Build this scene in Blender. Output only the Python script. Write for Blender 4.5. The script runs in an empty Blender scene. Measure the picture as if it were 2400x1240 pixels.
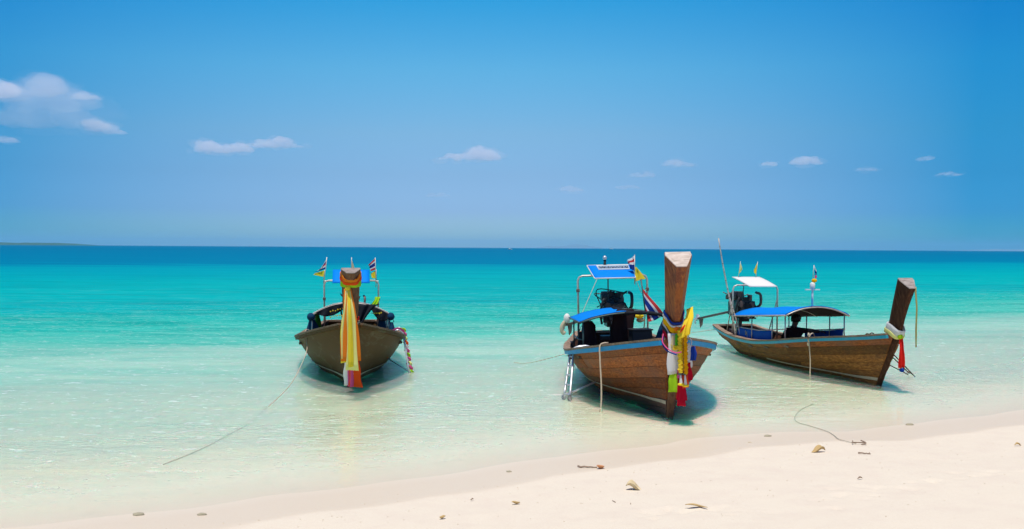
import bpy, bmesh, math, random
import numpy as np
from mathutils import Vector, Matrix, noise
random.seed(7)
rad = math.radians
S = bpy.context.scene
col = S.collection

# ------------------------------------------------------------------ camera
CAM_H = 2.5
cd = bpy.data.cameras.new('camera'); cam = bpy.data.objects.new('camera', cd); col.objects.link(cam)
cd.sensor_width = 36.0; cd.lens = 36.0; cd.clip_start = 0.1; cd.clip_end = 200000
cam.matrix_world = Matrix.Translation((0, 0, CAM_H)) @ Matrix.Rotation(rad(90 - 0.931), 4, 'X') @ Matrix.Rotation(rad(0.357), 4, 'Z')
S.camera = cam

# ------------------------------------------------------------------ light
SUN_EL, SUN_AZ = 75.5, 194.0       # azimuth clockwise from +Y (north): sun stands high, a little behind and left of the camera
w = bpy.data.worlds.new('World'); S.world = w; w.use_nodes = True
nt = w.node_tree; nt.nodes.clear()
def N(nt, t, **k):
    n = nt.nodes.new(t)
    for a, b in k.items():
        setattr(n, a, b)
    return n
def mathn(nt, op, a=None, b=None, c=None, clamp=False):
    n = nt.nodes.new('ShaderNodeMath'); n.operation = op; n.use_clamp = clamp
    for i, v in enumerate((a, b, c)):
        if v is None: continue
        if isinstance(v, (int, float)): n.inputs[i].default_value = v
        else: nt.links.new(v, n.inputs[i])
    return n.outputs[0]
def ramp(nt, fac, stops, interp='LINEAR'):
    r = nt.nodes.new('ShaderNodeValToRGB'); r.color_ramp.interpolation = interp
    e = r.color_ramp.elements
    while len(e) > 1: e.remove(e[-1])
    for i, (p, c) in enumerate(stops):
        el = e[0] if i == 0 else e.new(p)
        el.position = p
        el.color = (c, c, c, 1) if isinstance(c, (int, float)) else (c[0], c[1], c[2], 1)
    nt.links.new(fac, r.inputs[0])
    return r.outputs[0]
def mixc(nt, fac, a, b, blend='MIX'):
    m = nt.nodes.new('ShaderNodeMix'); m.data_type = 'RGBA'; m.blend_type = blend
    if isinstance(fac, (int, float)): m.inputs[0].default_value = fac
    else: nt.links.new(fac, m.inputs[0])
    for i, v in ((6, a), (7, b)):
        if isinstance(v, tuple): m.inputs[i].default_value = (v[0], v[1], v[2], 1)
        else: nt.links.new(v, m.inputs[i])
    return m.outputs[2]

sky = N(nt, 'ShaderNodeTexSky', sky_type='NISHITA', sun_disc=False, sun_elevation=rad(SUN_EL), sun_rotation=rad(SUN_AZ),
        altitude=0, air_density=1.0, dust_density=0.6, ozone_density=3.0)
tc = N(nt, 'ShaderNodeTexCoord'); sep = N(nt, 'ShaderNodeSeparateXYZ')
nt.links.new(tc.outputs['Generated'], sep.inputs[0])
# air colour by height above the horizon: clear tropical sky that deepens quickly to azure (same all round)
tint = ramp(nt, mathn(nt, 'ABSOLUTE', sep.outputs[2]), [
    (0.0, (0.92, 1.36, 1.68)), (0.012, (0.74, 1.16, 1.58)), (0.035, (0.61, 0.90, 1.54)), (0.07, (0.61, 0.875, 1.30)), (0.11, (0.66, 1.0, 1.26)), (0.17, (0.48, 1.17, 1.40)),
    (0.24, (0.13, 1.12, 1.50)), (0.45, (0.05, 0.48, 1.0)), (1.0, (0.06, 0.36, 0.75))])
skc = mixc(nt, 1.0, sky.outputs[0], tint, 'MULTIPLY')
# the sky darkens gently away from the middle of the bay towards the sides
side = mathn(nt, 'ADD', mathn(nt, 'MULTIPLY', sep.outputs[0], sep.outputs[0]), mathn(nt, 'MULTIPLY', sep.outputs[0], 0.08))
sidef = mathn(nt, 'MINIMUM', mathn(nt, 'MULTIPLY', side, 4.6, clamp=True), 0.92)
skc = mixc(nt, sidef, skc, mixc(nt, 1.0, skc, (0.03, 0.58, 0.80), 'MULTIPLY'))
bg = N(nt, 'ShaderNodeBackground'); bg.inputs[1].default_value = 0.10
nt.links.new(skc, bg.inputs[0])
wo = N(nt, 'ShaderNodeOutputWorld'); nt.links.new(bg.outputs[0], wo.inputs[0])

sd = bpy.data.lights.new('sun', 'SUN'); sd.energy = 4.55; sd.angle = rad(0.53); sd.color = (1.0, 0.955, 0.875)
sun = bpy.data.objects.new('sun', sd); col.objects.link(sun)
az = rad(SUN_AZ); el = rad(SUN_EL)
sdir = Vector((math.sin(az) * math.cos(el), math.cos(az) * math.cos(el), math.sin(el)))
sun.rotation_euler = sdir.to_track_quat('Z', 'Y').to_euler()
sun.location = (0, 0, 60)

S.render.engine = 'CYCLES'
vs = S.view_settings
vs.view_transform = 'Standard'; vs.look = 'None'; vs.exposure = 0.0; vs.gamma = 1.0; vs.use_curve_mapping = False
S.cycles.use_denoising = True
S.cycles.max_bounces = 8; S.cycles.diffuse_bounces = 4; S.cycles.glossy_bounces = 3
S.cycles.transparent_max_bounces = 16; S.cycles.volume_bounces = 4; S.cycles.transmission_bounces = 4
S.cycles.caustics_reflective = False; S.cycles.caustics_refractive = False

# ------------------------------------------------------------------ helpers
def tag(o, label=None, cat=None, group=None, kind=None):
    if label: o['label'] = label
    if cat: o['category'] = cat
    if group: o['group'] = group
    if kind: o['kind'] = kind
    return o
def link(name, me, mat=None, parent=None, smooth=False):
    o = bpy.data.objects.new(name, me); col.objects.link(o)
    if mat is not None:
        for m in (mat if isinstance(mat, (list, tuple)) else [mat]): me.materials.append(m)
    if parent is not None: o.parent = parent
    if smooth:
        me.polygons.foreach_set('use_smooth', [True] * len(me.polygons))
    return o
def empty(name, loc=(0, 0, 0), rot=(0, 0, 0), parent=None):
    o = bpy.data.objects.new(name, None); col.objects.link(o)
    o.location = loc; o.rotation_euler = rot; o.empty_display_size = 0.2
    if parent is not None: o.parent = parent
    return o
class MB:
    """collects verts and faces for ONE mesh"""
    def __init__(s): s.v = []; s.f = []; s.mi = []
    def add(s, vs_, fs, mi=0):
        o = len(s.v); s.v += [tuple(x) for x in vs_]; s.f += [tuple(i + o for i in f) for f in fs]; s.mi += [mi] * len(fs); return s
    def box(s, c, d, rot=None, mi=0, taper=1.0):
        hx, hy, hz = d[0] / 2, d[1] / 2, d[2] / 2
        P = []
        for z, k in ((-hz, 1.0), (hz, taper)):
            for x, y in ((-hx, -hy), (hx, -hy), (hx, hy), (-hx, hy)): P.append(Vector((x * k, y * k, z)))
        if rot is not None: P = [rot @ p for p in P]
        c = Vector(c)
        return s.add([p + c for p in P], [(0, 3, 2, 1), (4, 5, 6, 7), (0, 1, 5, 4), (1, 2, 6, 5), (2, 3, 7, 6), (3, 0, 4, 7)], mi)
    def tube(s, pts, r, n=8, mi=0, caps=True):
        pts = [Vector(p) for p in pts]; m = len(pts)
        rs = r if isinstance(r, (list, tuple)) else [r] * m
        V = []; up = None
        for i, p in enumerate(pts):
            t = (pts[min(i + 1, m - 1)] - pts[max(i - 1, 0)])
            t = t.normalized() if t.length > 1e-9 else Vector((0, 0, 1))
            if up is None:
                up = Vector((0, 0, 1)) if abs(t.z) < 0.9 else Vector((1, 0, 0))
            a = t.cross(up)
            if a.length < 1e-4: a = t.cross(Vector((0, 1, 0)))
            a.normalize(); b = a.cross(t).normalized(); up = b
            for k in range(n):
                g = 2 * math.pi * k / n
                V.append(p + (a * math.cos(g) + b * math.sin(g)) * rs[i])
        F = []
        for i in range(m - 1):
            for k in range(n):
                k2 = (k + 1) % n
                F.append((i * n + k, (i + 1) * n + k, (i + 1) * n + k2, i * n + k2))
        if caps:
            F.append(tuple(range(n))); F.append(tuple((m - 1) * n + k for k in reversed(range(n))))
        return s.add(V, F, mi)
    def cyl(s, a, b, r, n=12, mi=0): return s.tube([a, b], r, n, mi)
    def ball(s, c, r, nu=8, nv=6, mi=0):
        rx, ry, rz = r if isinstance(r, (tuple, list)) else (r, r, r)
        V = [Vector((c[0], c[1], c[2] - rz))]
        for j in range(1, nv):
            a = math.pi * j / nv
            for k in range(nu):
                g = 2 * math.pi * k / nu
                V.append(Vector((c[0] + rx * math.sin(a) * math.cos(g), c[1] + ry * math.sin(a) * math.sin(g), c[2] - rz * math.cos(a))))
        V.append(Vector((c[0], c[1], c[2] + rz)))
        F = [(0, 1 + (k + 1) % nu, 1 + k) for k in range(nu)]
        for j in range(nv - 2):
            for k in range(nu):
                a = 1 + j * nu + k; b = 1 + j * nu + (k + 1) % nu
                F.append((a, b, b + nu, a + nu))
        L_ = 1 + (nv - 2) * nu
        F += [(L_ + k, L_ + (k + 1) % nu, len(V) - 1) for k in range(nu)]
        return s.add(V, F, mi)
    def grid(s, rows, mi=0, closed=False):
        n = len(rows[0]); V = [p for r in rows for p in r]; F = []
        for i in range(len(rows) - 1):
            for k in range(n if closed else n - 1):
                k2 = (k + 1) % n
                F.append((i * n + k, i * n + k2, (i + 1) * n + k2, (i + 1) * n + k))
        return s.add(V, F, mi)
    def build(s, name, mat=None, parent=None, smooth=False, bevel=0.0, solid=0.0, sub=0):
        me = bpy.data.meshes.new(name); me.from_pydata([tuple(v) for v in s.v], [], s.f); me.validate(); me.update()
        o = link(name, me, mat, parent, smooth)
        if len(me.polygons) == len(s.mi): me.polygons.foreach_set('material_index', s.mi)
        bm = bmesh.new(); bm.from_mesh(me); bmesh.ops.recalc_face_normals(bm, faces=bm.faces); bm.to_mesh(me); bm.free()
        if solid:
            m = o.modifiers.new('thick', 'SOLIDIFY'); m.thickness = solid; m.offset = 0
        if bevel:
            m = o.modifiers.new('bevel', 'BEVEL'); m.width = bevel; m.segments = 2; m.limit_method = 'ANGLE'
        if sub:
            m = o.modifiers.new('sub', 'SUBSURF'); m.levels = sub; m.render_levels = sub
        return o
def catmull(pts, n=6):
    P = [Vector(p) for p in pts]; P = [P[0] * 2 - P[1]] + P + [P[-1] * 2 - P[-2]]; out = []
    for i in range(1, len(P) - 2):
        a, b, c, d = P[i - 1:i + 3]
        for k in range(n):
            t = k / n
            out.append(0.5 * ((2 * b) + (c - a) * t + (2 * a - 5 * b + 4 * c - d) * t * t + (-a + 3 * b - 3 * c + d) * t ** 3))
    out.append(P[-2]); return out
def lerp(a, b, t): return a + (b - a) * t
def sm(t): t = max(0.0, min(1.0, t)); return t * t * (3 - 2 * t)
def interp(x, xs, ys): return float(np.interp(x, xs, ys))

# ------------------------------------------------------------------ materials
def newmat(name):
    m = bpy.data.materials.new(name); m.use_nodes = True; nt = m.node_tree
    b = nt.nodes['Principled BSDF']; return m, nt, b
def noise_n(nt, scale, detail=4, rough=0.55, vec=None, stretch=None, dist=0.0):
    n = N(nt, 'ShaderNodeTexNoise'); n.inputs['Scale'].default_value = scale; n.inputs['Detail'].default_value = detail
    n.inputs['Roughness'].default_value = rough; n.inputs['Distortion'].default_value = dist
    if vec is None:
        t = N(nt, 'ShaderNodeTexCoord'); vec = t.outputs['Object']
    if stretch:
        mp = N(nt, 'ShaderNodeMapping'); mp.inputs['Scale'].default_value = stretch; nt.links.new(vec, mp.inputs[0]); vec = mp.outputs[0]
    nt.links.new(vec, n.inputs['Vector']); return n.outputs['Fac']
def bump(nt, b, h, strength=0.3, dist=0.02, prev=None):
    n = N(nt, 'ShaderNodeBump'); n.inputs['Strength'].default_value = strength; n.inputs['Distance'].default_value = dist
    nt.links.new(h, n.inputs['Height'])
    if prev: nt.links.new(prev, n.inputs['Normal'])
    if b: nt.links.new(n.outputs[0], b.inputs['Normal'])
    return n.outputs[0]
def objrand(nt):
    return N(nt, 'ShaderNodeObjectInfo').outputs['Random']
def wood(name, dark, mid, light, stretch=(1.2, 14, 14), rough=0.62, wear=0.5, rnd=0.35, dirt=(0.05, 0.035, 0.025)):
    m, nt, b = newmat(name)
    r = objrand(nt)
    t = N(nt, 'ShaderNodeTexCoord'); add = N(nt, 'ShaderNodeVectorMath', operation='ADD')
    cb = N(nt, 'ShaderNodeCombineXYZ'); nt.links.new(mathn(nt, 'MULTIPLY', r, 17.0), cb.inputs[0]); nt.links.new(mathn(nt, 'MULTIPLY', r, 5.0), cb.inputs[2])
    nt.links.new(t.outputs['Object'], add.inputs[0]); nt.links.new(cb.outputs[0], add.inputs[1])
    g = noise_n(nt, 3.0, 6, 0.6, add.outputs[0], stretch, 0.6)
    c = ramp(nt, g, [(0.3, dark), (0.5, mid), (0.72, light)])
    big = noise_n(nt, 1.7, 4, 0.6, add.outputs[0], (1, 1, 1.5))
    c = mixc(nt, mathn(nt, 'MULTIPLY', ramp(nt, big, [(0.42, 0.0), (0.68, 1.0)]), wear), c, dirt)
    k = mathn(nt, 'ADD', mathn(nt, 'MULTIPLY', r, 2 * rnd), 1 - rnd)
    hv = N(nt, 'ShaderNodeHueSaturation'); nt.links.new(c, hv.inputs['Color']); nt.links.new(k, hv.inputs['Value'])
    nt.links.new(hv.outputs[0], b.inputs['Base Color'])
    b.inputs['Roughness'].default_value = rough; b.inputs['Specular IOR Level'].default_value = 0.05
    bump(nt, b, g, 0.35, 0.01)
    return m
def paint(name, c, rough=0.45, var=0.25, scale=4.0, metallic=0.0, dirt=None, bs=0.1, spec=0.4, scuff=None):
    m, nt, b = newmat(name)
    n = noise_n(nt, scale, 5, 0.65)
    d = dirt or tuple(x * 0.45 for x in c)
    cc = mixc(nt, mathn(nt, 'MULTIPLY', ramp(nt, n, [(0.4, 0.0), (0.75, 1.0)]), var), c, d)
    if scuff:
        sc_ = noise_n(nt, 2.6, 7, 0.72, None, (0.5, 1, 1.6), 0.7)
        cc = mixc(nt, mathn(nt, 'MULTIPLY', ramp(nt, sc_, [(0.54, 0.0), (0.64, 1.0)]), 0.6), cc, scuff)
    nt.links.new(cc, b.inputs['Base Color']); b.inputs['Roughness'].default_value = rough; b.inputs['Metallic'].default_value = metallic
    b.inputs['Specular IOR Level'].default_value = spec
    n2 = noise_n(nt, scale * 9, 3, 0.6); bump(nt, b, n2, bs, 0.01)
    return m
def cloth(name, c, trans=0.35, var=0.2, rough=0.85):
    m, nt, b = newmat(name)
    n = noise_n(nt, 6.0, 4, 0.6)
    cc = mixc(nt, mathn(nt, 'MULTIPLY', n, var), c, tuple(x * 0.6 for x in c))
    nt.links.new(cc, b.inputs['Base Color']); b.inputs['Roughness'].default_value = rough; b.inputs['Specular IOR Level'].default_value = 0.08
    wv = N(nt, 'ShaderNodeTexWave'); wv.inputs['Scale'].default_value = 60; wv.inputs['Distortion'].default_value = 2
    t = N(nt, 'ShaderNodeTexCoord'); nt.links.new(t.outputs['Object'], wv.inputs['Vector'])
    bump(nt, b, wv.outputs['Fac'], 0.15, 0.004)
    tr = N(nt, 'ShaderNodeBsdfTranslucent'); nt.links.new(cc, tr.inputs[0]); mx = N(nt, 'ShaderNodeMixShader'); mx.inputs[0].default_value = trans
    nt.links.new(b.outputs[0], mx.inputs[1]); nt.links.new(tr.outputs[0], mx.inputs[2])
    nt.links.new(mx.outputs[0], nt.nodes['Material Output'].inputs[0])
    return m
M = {}
M['blue_rail'] = paint('blue_rail_paint', (0.004, 0.30, 0.62), 0.5, 0.35, 5, scuff=(0.05, 0.26, 0.46))
M['teal_rail'] = paint('teal_rail_paint', (0.01, 0.36, 0.50), 0.5, 0.4, 5, dirt=(0.25, 0.42, 0.42))
M['white_paint'] = paint('white_paint', (0.75, 0.73, 0.68), 0.5, 0.35, 5, dirt=(0.4, 0.36, 0.3))
M['cream_stripe'] = paint('cream_stripe', (0.50, 0.42, 0.30), 0.7, 0.6, 9, dirt=(0.25, 0.2, 0.13))
M['olive_hull'] = paint('olive_brown_hull_paint', (0.110, 0.055, 0.020), 0.5, 0.5, 1.6, dirt=(0.065, 0.040, 0.016), bs=0.15, spec=0.03, scuff=(0.17, 0.13, 0.075))
M['antifoul'] = paint('dark_red_brown_bottom', (0.10, 0.045, 0.03), 0.65, 0.5, 3)
M['wood_red'] = wood('weathered_red_brown_wood', (0.13, 0.042, 0.016), (0.27, 0.083, 0.028), (0.46, 0.145, 0.04), wear=0.75, rnd=0.38, dirt=(0.17, 0.085, 0.055))
M['wood_gold'] = wood('weathered_golden_brown_wood', (0.10, 0.042, 0.014), (0.21, 0.085, 0.025), (0.40, 0.18, 0.045), wear=0.65, rnd=0.38, dirt=(0.12, 0.065, 0.032))
M['wood_dark'] = wood('dark_brown_wood', (0.035, 0.014, 0.008), (0.065, 0.028, 0.016), (0.12, 0.055, 0.03), wear=0.4, rnd=0.1, stretch=(10, 10, 1.0))
M['wood_prow'] = wood('varnished_purple_brown_wood', (0.10, 0.036, 0.024), (0.19, 0.070, 0.042), (0.38, 0.14, 0.04), wear=0.55, rnd=0.05, stretch=(9, 9, 0.6), dirt=(0.42, 0.14, 0.025), rough=0.5)
M['wood_prow_a'] = wood('grey_brown_prow_wood', (0.09, 0.042, 0.024), (0.16, 0.078, 0.045), (0.25, 0.12, 0.065), wear=0.3, rnd=0.05, stretch=(9, 9, 0.8))
M['wood_cap'] = wood('pale_sawn_wood', (0.42, 0.33, 0.26), (0.58, 0.47, 0.39), (0.68, 0.58, 0.5), wear=0.25, rnd=0.05, stretch=(12, 3, 3), dirt=(0.3, 0.22, 0.17))
M['wood_cap_grey'] = wood('grey_sawn_wood', (0.2, 0.16, 0.14), (0.32, 0.27, 0.24), (0.42, 0.36, 0.32), wear=0.3, rnd=0.05, stretch=(12, 3, 3), dirt=(0.16, 0.12, 0.1))
M['wood_deck'] = wood('worn_deck_wood', (0.13, 0.08, 0.05), (0.22, 0.14, 0.09), (0.34, 0.24, 0.17), wear=0.5, rnd=0.25)
M['wood_rail'] = wood('worn_rail_wood', (0.22, 0.14, 0.09), (0.34, 0.23, 0.16), (0.48, 0.35, 0.26), wear=0.4, rnd=0.1)
M['pipe'] = paint('galvanised_pipe', (0.55, 0.50, 0.44), 0.4, 0.6, 12, metallic=0.35, dirt=(0.28, 0.2, 0.15))
M['pipe_dark'] = paint('dark_green_pipe', (0.05, 0.09, 0.085), 0.45, 0.4, 10)
M['engine'] = paint('greasy_engine_iron', (0.035, 0.036, 0.036), 0.4, 0.6, 9, metallic=0.2, dirt=(0.012, 0.011, 0.01))
M['engine_rust'] = paint('engine_rusty_metal', (0.18, 0.12, 0.10), 0.5, 0.7, 14, metallic=0.3, dirt=(0.05, 0.03, 0.03))
M['alu'] = paint('bare_aluminium', (0.62, 0.63, 0.64), 0.35, 0.3, 10, metallic=0.6)
M['black'] = paint('black_plastic', (0.02, 0.02, 0.022), 0.6, 0.3, 8)
M['tarp_blue'] = cloth('bright_blue_tarp', (0.002, 0.24, 0.80), 0.1, 0.3, 0.6)
M['tarp_deep'] = cloth('deep_blue_tarp', (0.012, 0.12, 0.50), 0.1, 0.4, 0.7)
M['tarp_white'] = cloth('white_canvas', (0.80, 0.77, 0.74), 0.12, 0.1, 0.7)
M['cloth_dark'] = cloth('black_cloth', (0.022, 0.024, 0.03), 0.05, 0.4)
M['cloth_under'] = cloth('dark_patterned_lining', (0.05, 0.03, 0.028), 0.05, 0.6)
M['cloth_navy'] = cloth('navy_cloth', (0.01, 0.05, 0.11), 0.05, 0.4)
for k, c in dict(orange=(1.0, 0.30, 0.03), yellow=(1.0, 0.80, 0.06), lime=(0.50, 0.80, 0.03), pale=(0.97, 0.94, 0.38), pink=(0.85, 0.14, 0.38),
                 red=(0.92, 0.035, 0.025), crimson=(0.62, 0.01, 0.04), redorange=(1.0, 0.13, 0.02), white=(0.88, 0.87, 0.85), royal=(0.02, 0.07, 0.42), green=(0.12, 0.55, 0.03),
                 cream=(0.78, 0.68, 0.45), marigold=(1.0, 0.60, 0.01), flagred=(0.75, 0.07, 0.08), flagblue=(0.02, 0.06, 0.34), skyblue=(0.1, 0.42, 0.6), straw=(0.55, 0.47, 0.16)).items():
    M[k] = cloth('cloth_' + k, c, 0.42, 0.12)
M['rope'] = paint('pale_rope', (0.62, 0.50, 0.36), 0.85, 0.4, 25, bs=0.5)
M['rope_grey'] = paint('wet_grey_rope', (0.50, 0.45, 0.34), 0.85, 0.5, 25, bs=0.5)
M['skin'] = paint('skin', (0.12, 0.055, 0.032), 0.55, 0.1, 8)
M['hair'] = paint('black_hair', (0.008, 0.007, 0.007), 0.6, 0.3, 20)
M['shirt'] = cloth('dark_maroon_shirt', (0.05, 0.018, 0.016), 0.03, 0.3)
M['leaf_tan'] = paint('dead_leaf', (0.55, 0.38, 0.16), 0.75, 0.5, 30, dirt=(0.3, 0.18, 0.08), bs=0.4)
M['twig'] = paint('driftwood', (0.33, 0.23, 0.16), 0.8, 0.5, 30, bs=0.5)
M['coral'] = paint('bleached_coral', (0.62, 0.52, 0.36), 0.85, 0.5, 30, dirt=(0.4, 0.3, 0.17), bs=0.6)
M['stone'] = paint('submerged_stone', (0.42, 0.37, 0.25), 0.8, 0.5, 20, bs=0.5)

# ------------------------------------------------------------------ beach and seabed
P0 = np.array((-2.26, 9.05)); TA = np.array((0.877, 0.480)); NA = np.array((-0.480, 0.877))
def shore_s(X, Y):
    dx = X - P0[0]; dy = Y - P0[1]
    t = dx * TA[0] + dy * TA[1]; s = dx * NA[0] + dy * NA[1]
    off = np.interp(t, [-60, -20, -6, -2.5, 0, 2, 3.83, 6.29, 7.56, 8.46, 10.6, 14, 30, 80], [-3, -1.2, -0.1, 0.05, 0, 0.22, 0.42, 0.64, 0.43, 0.16, 0.1, 0.4, 1.5, 4])
    off = off + 0.05 * np.sin(t * 1.9 + 0.6) * np.exp(-(t / 30) ** 2) + 0.03 * np.sin(t * 4.3)
    return t, s - off * np.exp(-np.abs(s) / 25.0)
def bed_z(s):
    return np.interp(s, [-60, -12, -7, -2, 0, 1.0, 3.2, 8, 20, 40, 80, 130, 200, 400, 2000, 1e6],
                     [1.4, 0.85, 0.5, 0.17, 0.045, 0.0, -0.06, -0.15, -0.32, -0.7, -1.6, -3, -5, -9, -13, -16])
def axis(lo, hi, step, far, grow=1.12):
    a = list(np.arange(lo, hi + 1e-6, step)); d = step; x = hi
    while x < far: d *= grow; x += d; a.append(x)
    d = step; x = lo
    while x > -far: d *= grow; x -= d; a.insert(0, x)
    return np.array(a)
def sheet(name, xs, ys, zf, mat, attr=None):
    X, Y = np.meshgrid(xs, ys); Z = zf(X, Y)
    ny, nx = X.shape
    co = np.stack([X, Y, Z], -1).reshape(-1, 3).astype(np.float32)
    idx = np.arange(ny * nx).reshape(ny, nx)
    q = np.stack([idx[:-1, :-1], idx[:-1, 1:], idx[1:, 1:], idx[1:, :-1]], -1).reshape(-1, 4).astype(np.int32)
    me = bpy.data.meshes.new(name); me.vertices.add(len(co)); me.vertices.foreach_set('co', co.ravel())
    me.loops.add(q.size); me.loops.foreach_set('vertex_index', q.ravel())
    me.polygons.add(len(q)); me.polygons.foreach_set('loop_start', np.arange(0, q.size, 4, dtype=np.int32)); me.polygons.foreach_set('loop_total', np.full(len(q), 4, dtype=np.int32))
    me.update(calc_edges=True)
    if attr is not None:
        a = me.attributes.new('offshore', 'FLOAT', 'POINT'); a.data.foreach_set('value', attr(X, Y).reshape(-1).astype(np.float32))
    return link(name, me, mat, None, True)
rng = np.random.RandomState(3)
def vnoise(X, Y, sc, seed):
    r = np.random.RandomState(seed); T = r.rand(64, 64)
    x = X / sc; y = Y / sc; xi = np.floor(x).astype(int); yi = np.floor(y).astype(int); fx = x - xi; fy = y - yi
    fx = fx * fx * (3 - 2 * fx); fy = fy * fy * (3 - 2 * fy)
    g = lambda a, b: T[np.mod(a, 64), np.mod(b, 64)]
    return (g(xi, yi) * (1 - fx) + g(xi + 1, yi) * fx) * (1 - fy) + (g(xi, yi + 1) * (1 - fx) + g(xi + 1, yi + 1) * fx) * fy - 0.5
DENTS = []
for cx, cy, n_, sp in [(1.62, 9.1, 9, 0.35), (3.46, 9.8, 7, 0.4), (4.94, 10.42, 8, 0.4), (4.24, 10.1, 5, 0.3), (0.9, 8.9, 6, 0.5), (3.1, 9.4, 5, 0.35), (2.3, 9.0, 5, 0.6), (5.6, 10.3, 5, 0.5)]:
    for _ in range(n_):
        DENTS.append((cx + random.uniform(-sp, sp), cy + random.uniform(-sp, sp) * 0.35, random.uniform(0.05, 0.11), random.uniform(0.008, 0.022), random.uniform(0, 3.1)))
def beach_z(X, Y):
    t, s = shore_s(X, Y)
    z = bed_z(s)
    near = np.exp(-np.maximum(0, np.hypot(X - 1, Y - 10) - 10) / 6)
    dry = 1 / (1 + np.exp(s * 6 + 1))
    z = z + near * (vnoise(X, Y, 1.3, 1) * 0.022 + vnoise(X, Y, 0.42, 2) * 0.010 + vnoise(X, Y, 0.16, 5) * 0.004) * (0.12 + 0.88 * dry)
    # faint sand ripples under the shallow water
    z = z + near * (1 - dry) * 0.004 * np.sin((s * 9 + vnoise(X, Y, 0.8, 9) * 6)) * np.clip(s - 1, 0, 1)
    for (cx, cy, r, d, a) in DENTS:
        u = (X - cx) * math.cos(a) + (Y - cy) * math.sin(a); v = -(X - cx) * math.sin(a) + (Y - cy) * math.cos(a)
        q = np.exp(-(u / r) ** 2 - (v / (r * 0.55)) ** 2)
        z = z - d * q + d * 0.6 * np.exp(-((u - r * 1.3) / (r * 0.6)) ** 2 - (v / (r * 0.7)) ** 2)
    return z
m, nt, b = newmat('coral_sand')
at = N(nt, 'ShaderNodeAttribute', attribute_name='offshore')
wob = noise_n(nt, 1.6, 3, 0.5)
sw = mathn(nt, 'ADD', at.outputs['Fac'], mathn(nt, 'MULTIPLY', mathn(nt, 'SUBTRACT', wob, 0.5), 0.16))
wet = ramp(nt, mathn(nt, 'ADD', mathn(nt, 'MULTIPLY', sw, 0.5), 0.5, clamp=True), [(0.455, 0.0), (0.50, 0.85), (0.56, 1.0), (0.9, 1.0)])
g1 = noise_n(nt, 260.0, 3, 0.7); g2 = noise_n(nt, 3.0, 5, 0.6); g3 = noise_n(nt, 45.0, 4, 0.6)
dryc = ramp(nt, g1, [(0.25, (0.54, 0.44, 0.32)), (0.5, (0.71, 0.615, 0.485)), (0.75, (0.82, 0.735, 0.60))])
dryc = mixc(nt, ramp(nt, g2, [(0.45, 0.0), (0.75, 0.35)]), dryc, (0.62, 0.50, 0.41))
wetc = mixc(nt, g3, (0.65, 0.54, 0.405), (0.69, 0.58, 0.44))
c = mixc(nt, wet, dryc, wetc)
clean = mixc(nt, g3, (0.74, 0.68, 0.55), (0.80, 0.745, 0.62))
c = mixc(nt, ramp(nt, mathn(nt, 'MULTIPLY', sw, 0.2, clamp=True), [(0.14, 0.0), (0.45, 1.0)]), c, clean)
spk = N(nt, 'ShaderNodeTexVoronoi'); spk.inputs['Scale'].default_value = 9.0
t_ = N(nt, 'ShaderNodeTexCoord'); nt.links.new(t_.outputs['Object'], spk.inputs['Vector'])
sp = ramp(nt, spk.outputs['Distance'], [(0.03, 0.5), (0.07, 0.0)])
c = mixc(nt, sp, c, (0.36, 0.28, 0.2))
nt.links.new(c, b.inputs['Base Color'])
rr = mathn(nt, 'SUBTRACT', 0.92, mathn(nt, 'MULTIPLY', wet, 0.45)); nt.links.new(rr, b.inputs['Roughness'])
b.inputs['Specular IOR Level'].default_value = 0.25
b.subsurface_method = 'BURLEY'; b.inputs['Subsurface Radius'].default_value = (0.10, 0.70, 0.42); b.inputs['Subsurface Scale'].default_value = 1.0
nt.links.new(ramp(nt, mathn(nt, 'MULTIPLY', sw, 0.2, clamp=True), [(0.2, 0.0), (0.5, 1.0)]), b.inputs['Subsurface Weight'])
nb = bump(nt, None, g3, 0.25, 0.012); bump(nt, b, g1, 0.3, 0.004, nb)
M['sand'] = m
beach = sheet('beach_sand', axis(-6.5, 9.5, 0.045, 42000, 1.16), axis(6.5, 16.5, 0.045, 42000, 1.16), beach_z, M['sand'], lambda X, Y: shore_s(X, Y)[1])
tag(beach, kind='structure')
beach['label'] = 'pale coral sand beach sloping under the shallow water'

# ------------------------------------------------------------------ sea
m, nt, b = newmat('clear_turquoise_sea'); nt.nodes.remove(b)
at = N(nt, 'ShaderNodeAttribute', attribute_name='offshore')
t_ = N(nt, 'ShaderNodeTexCoord')
big = noise_n(nt, 0.010, 4, 0.6, t_.outputs['Object'], (0.35, 1, 1))
midn = noise_n(nt, 0.10, 5, 0.62, t_.outputs['Object'], (0.4, 1.3, 1))
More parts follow.
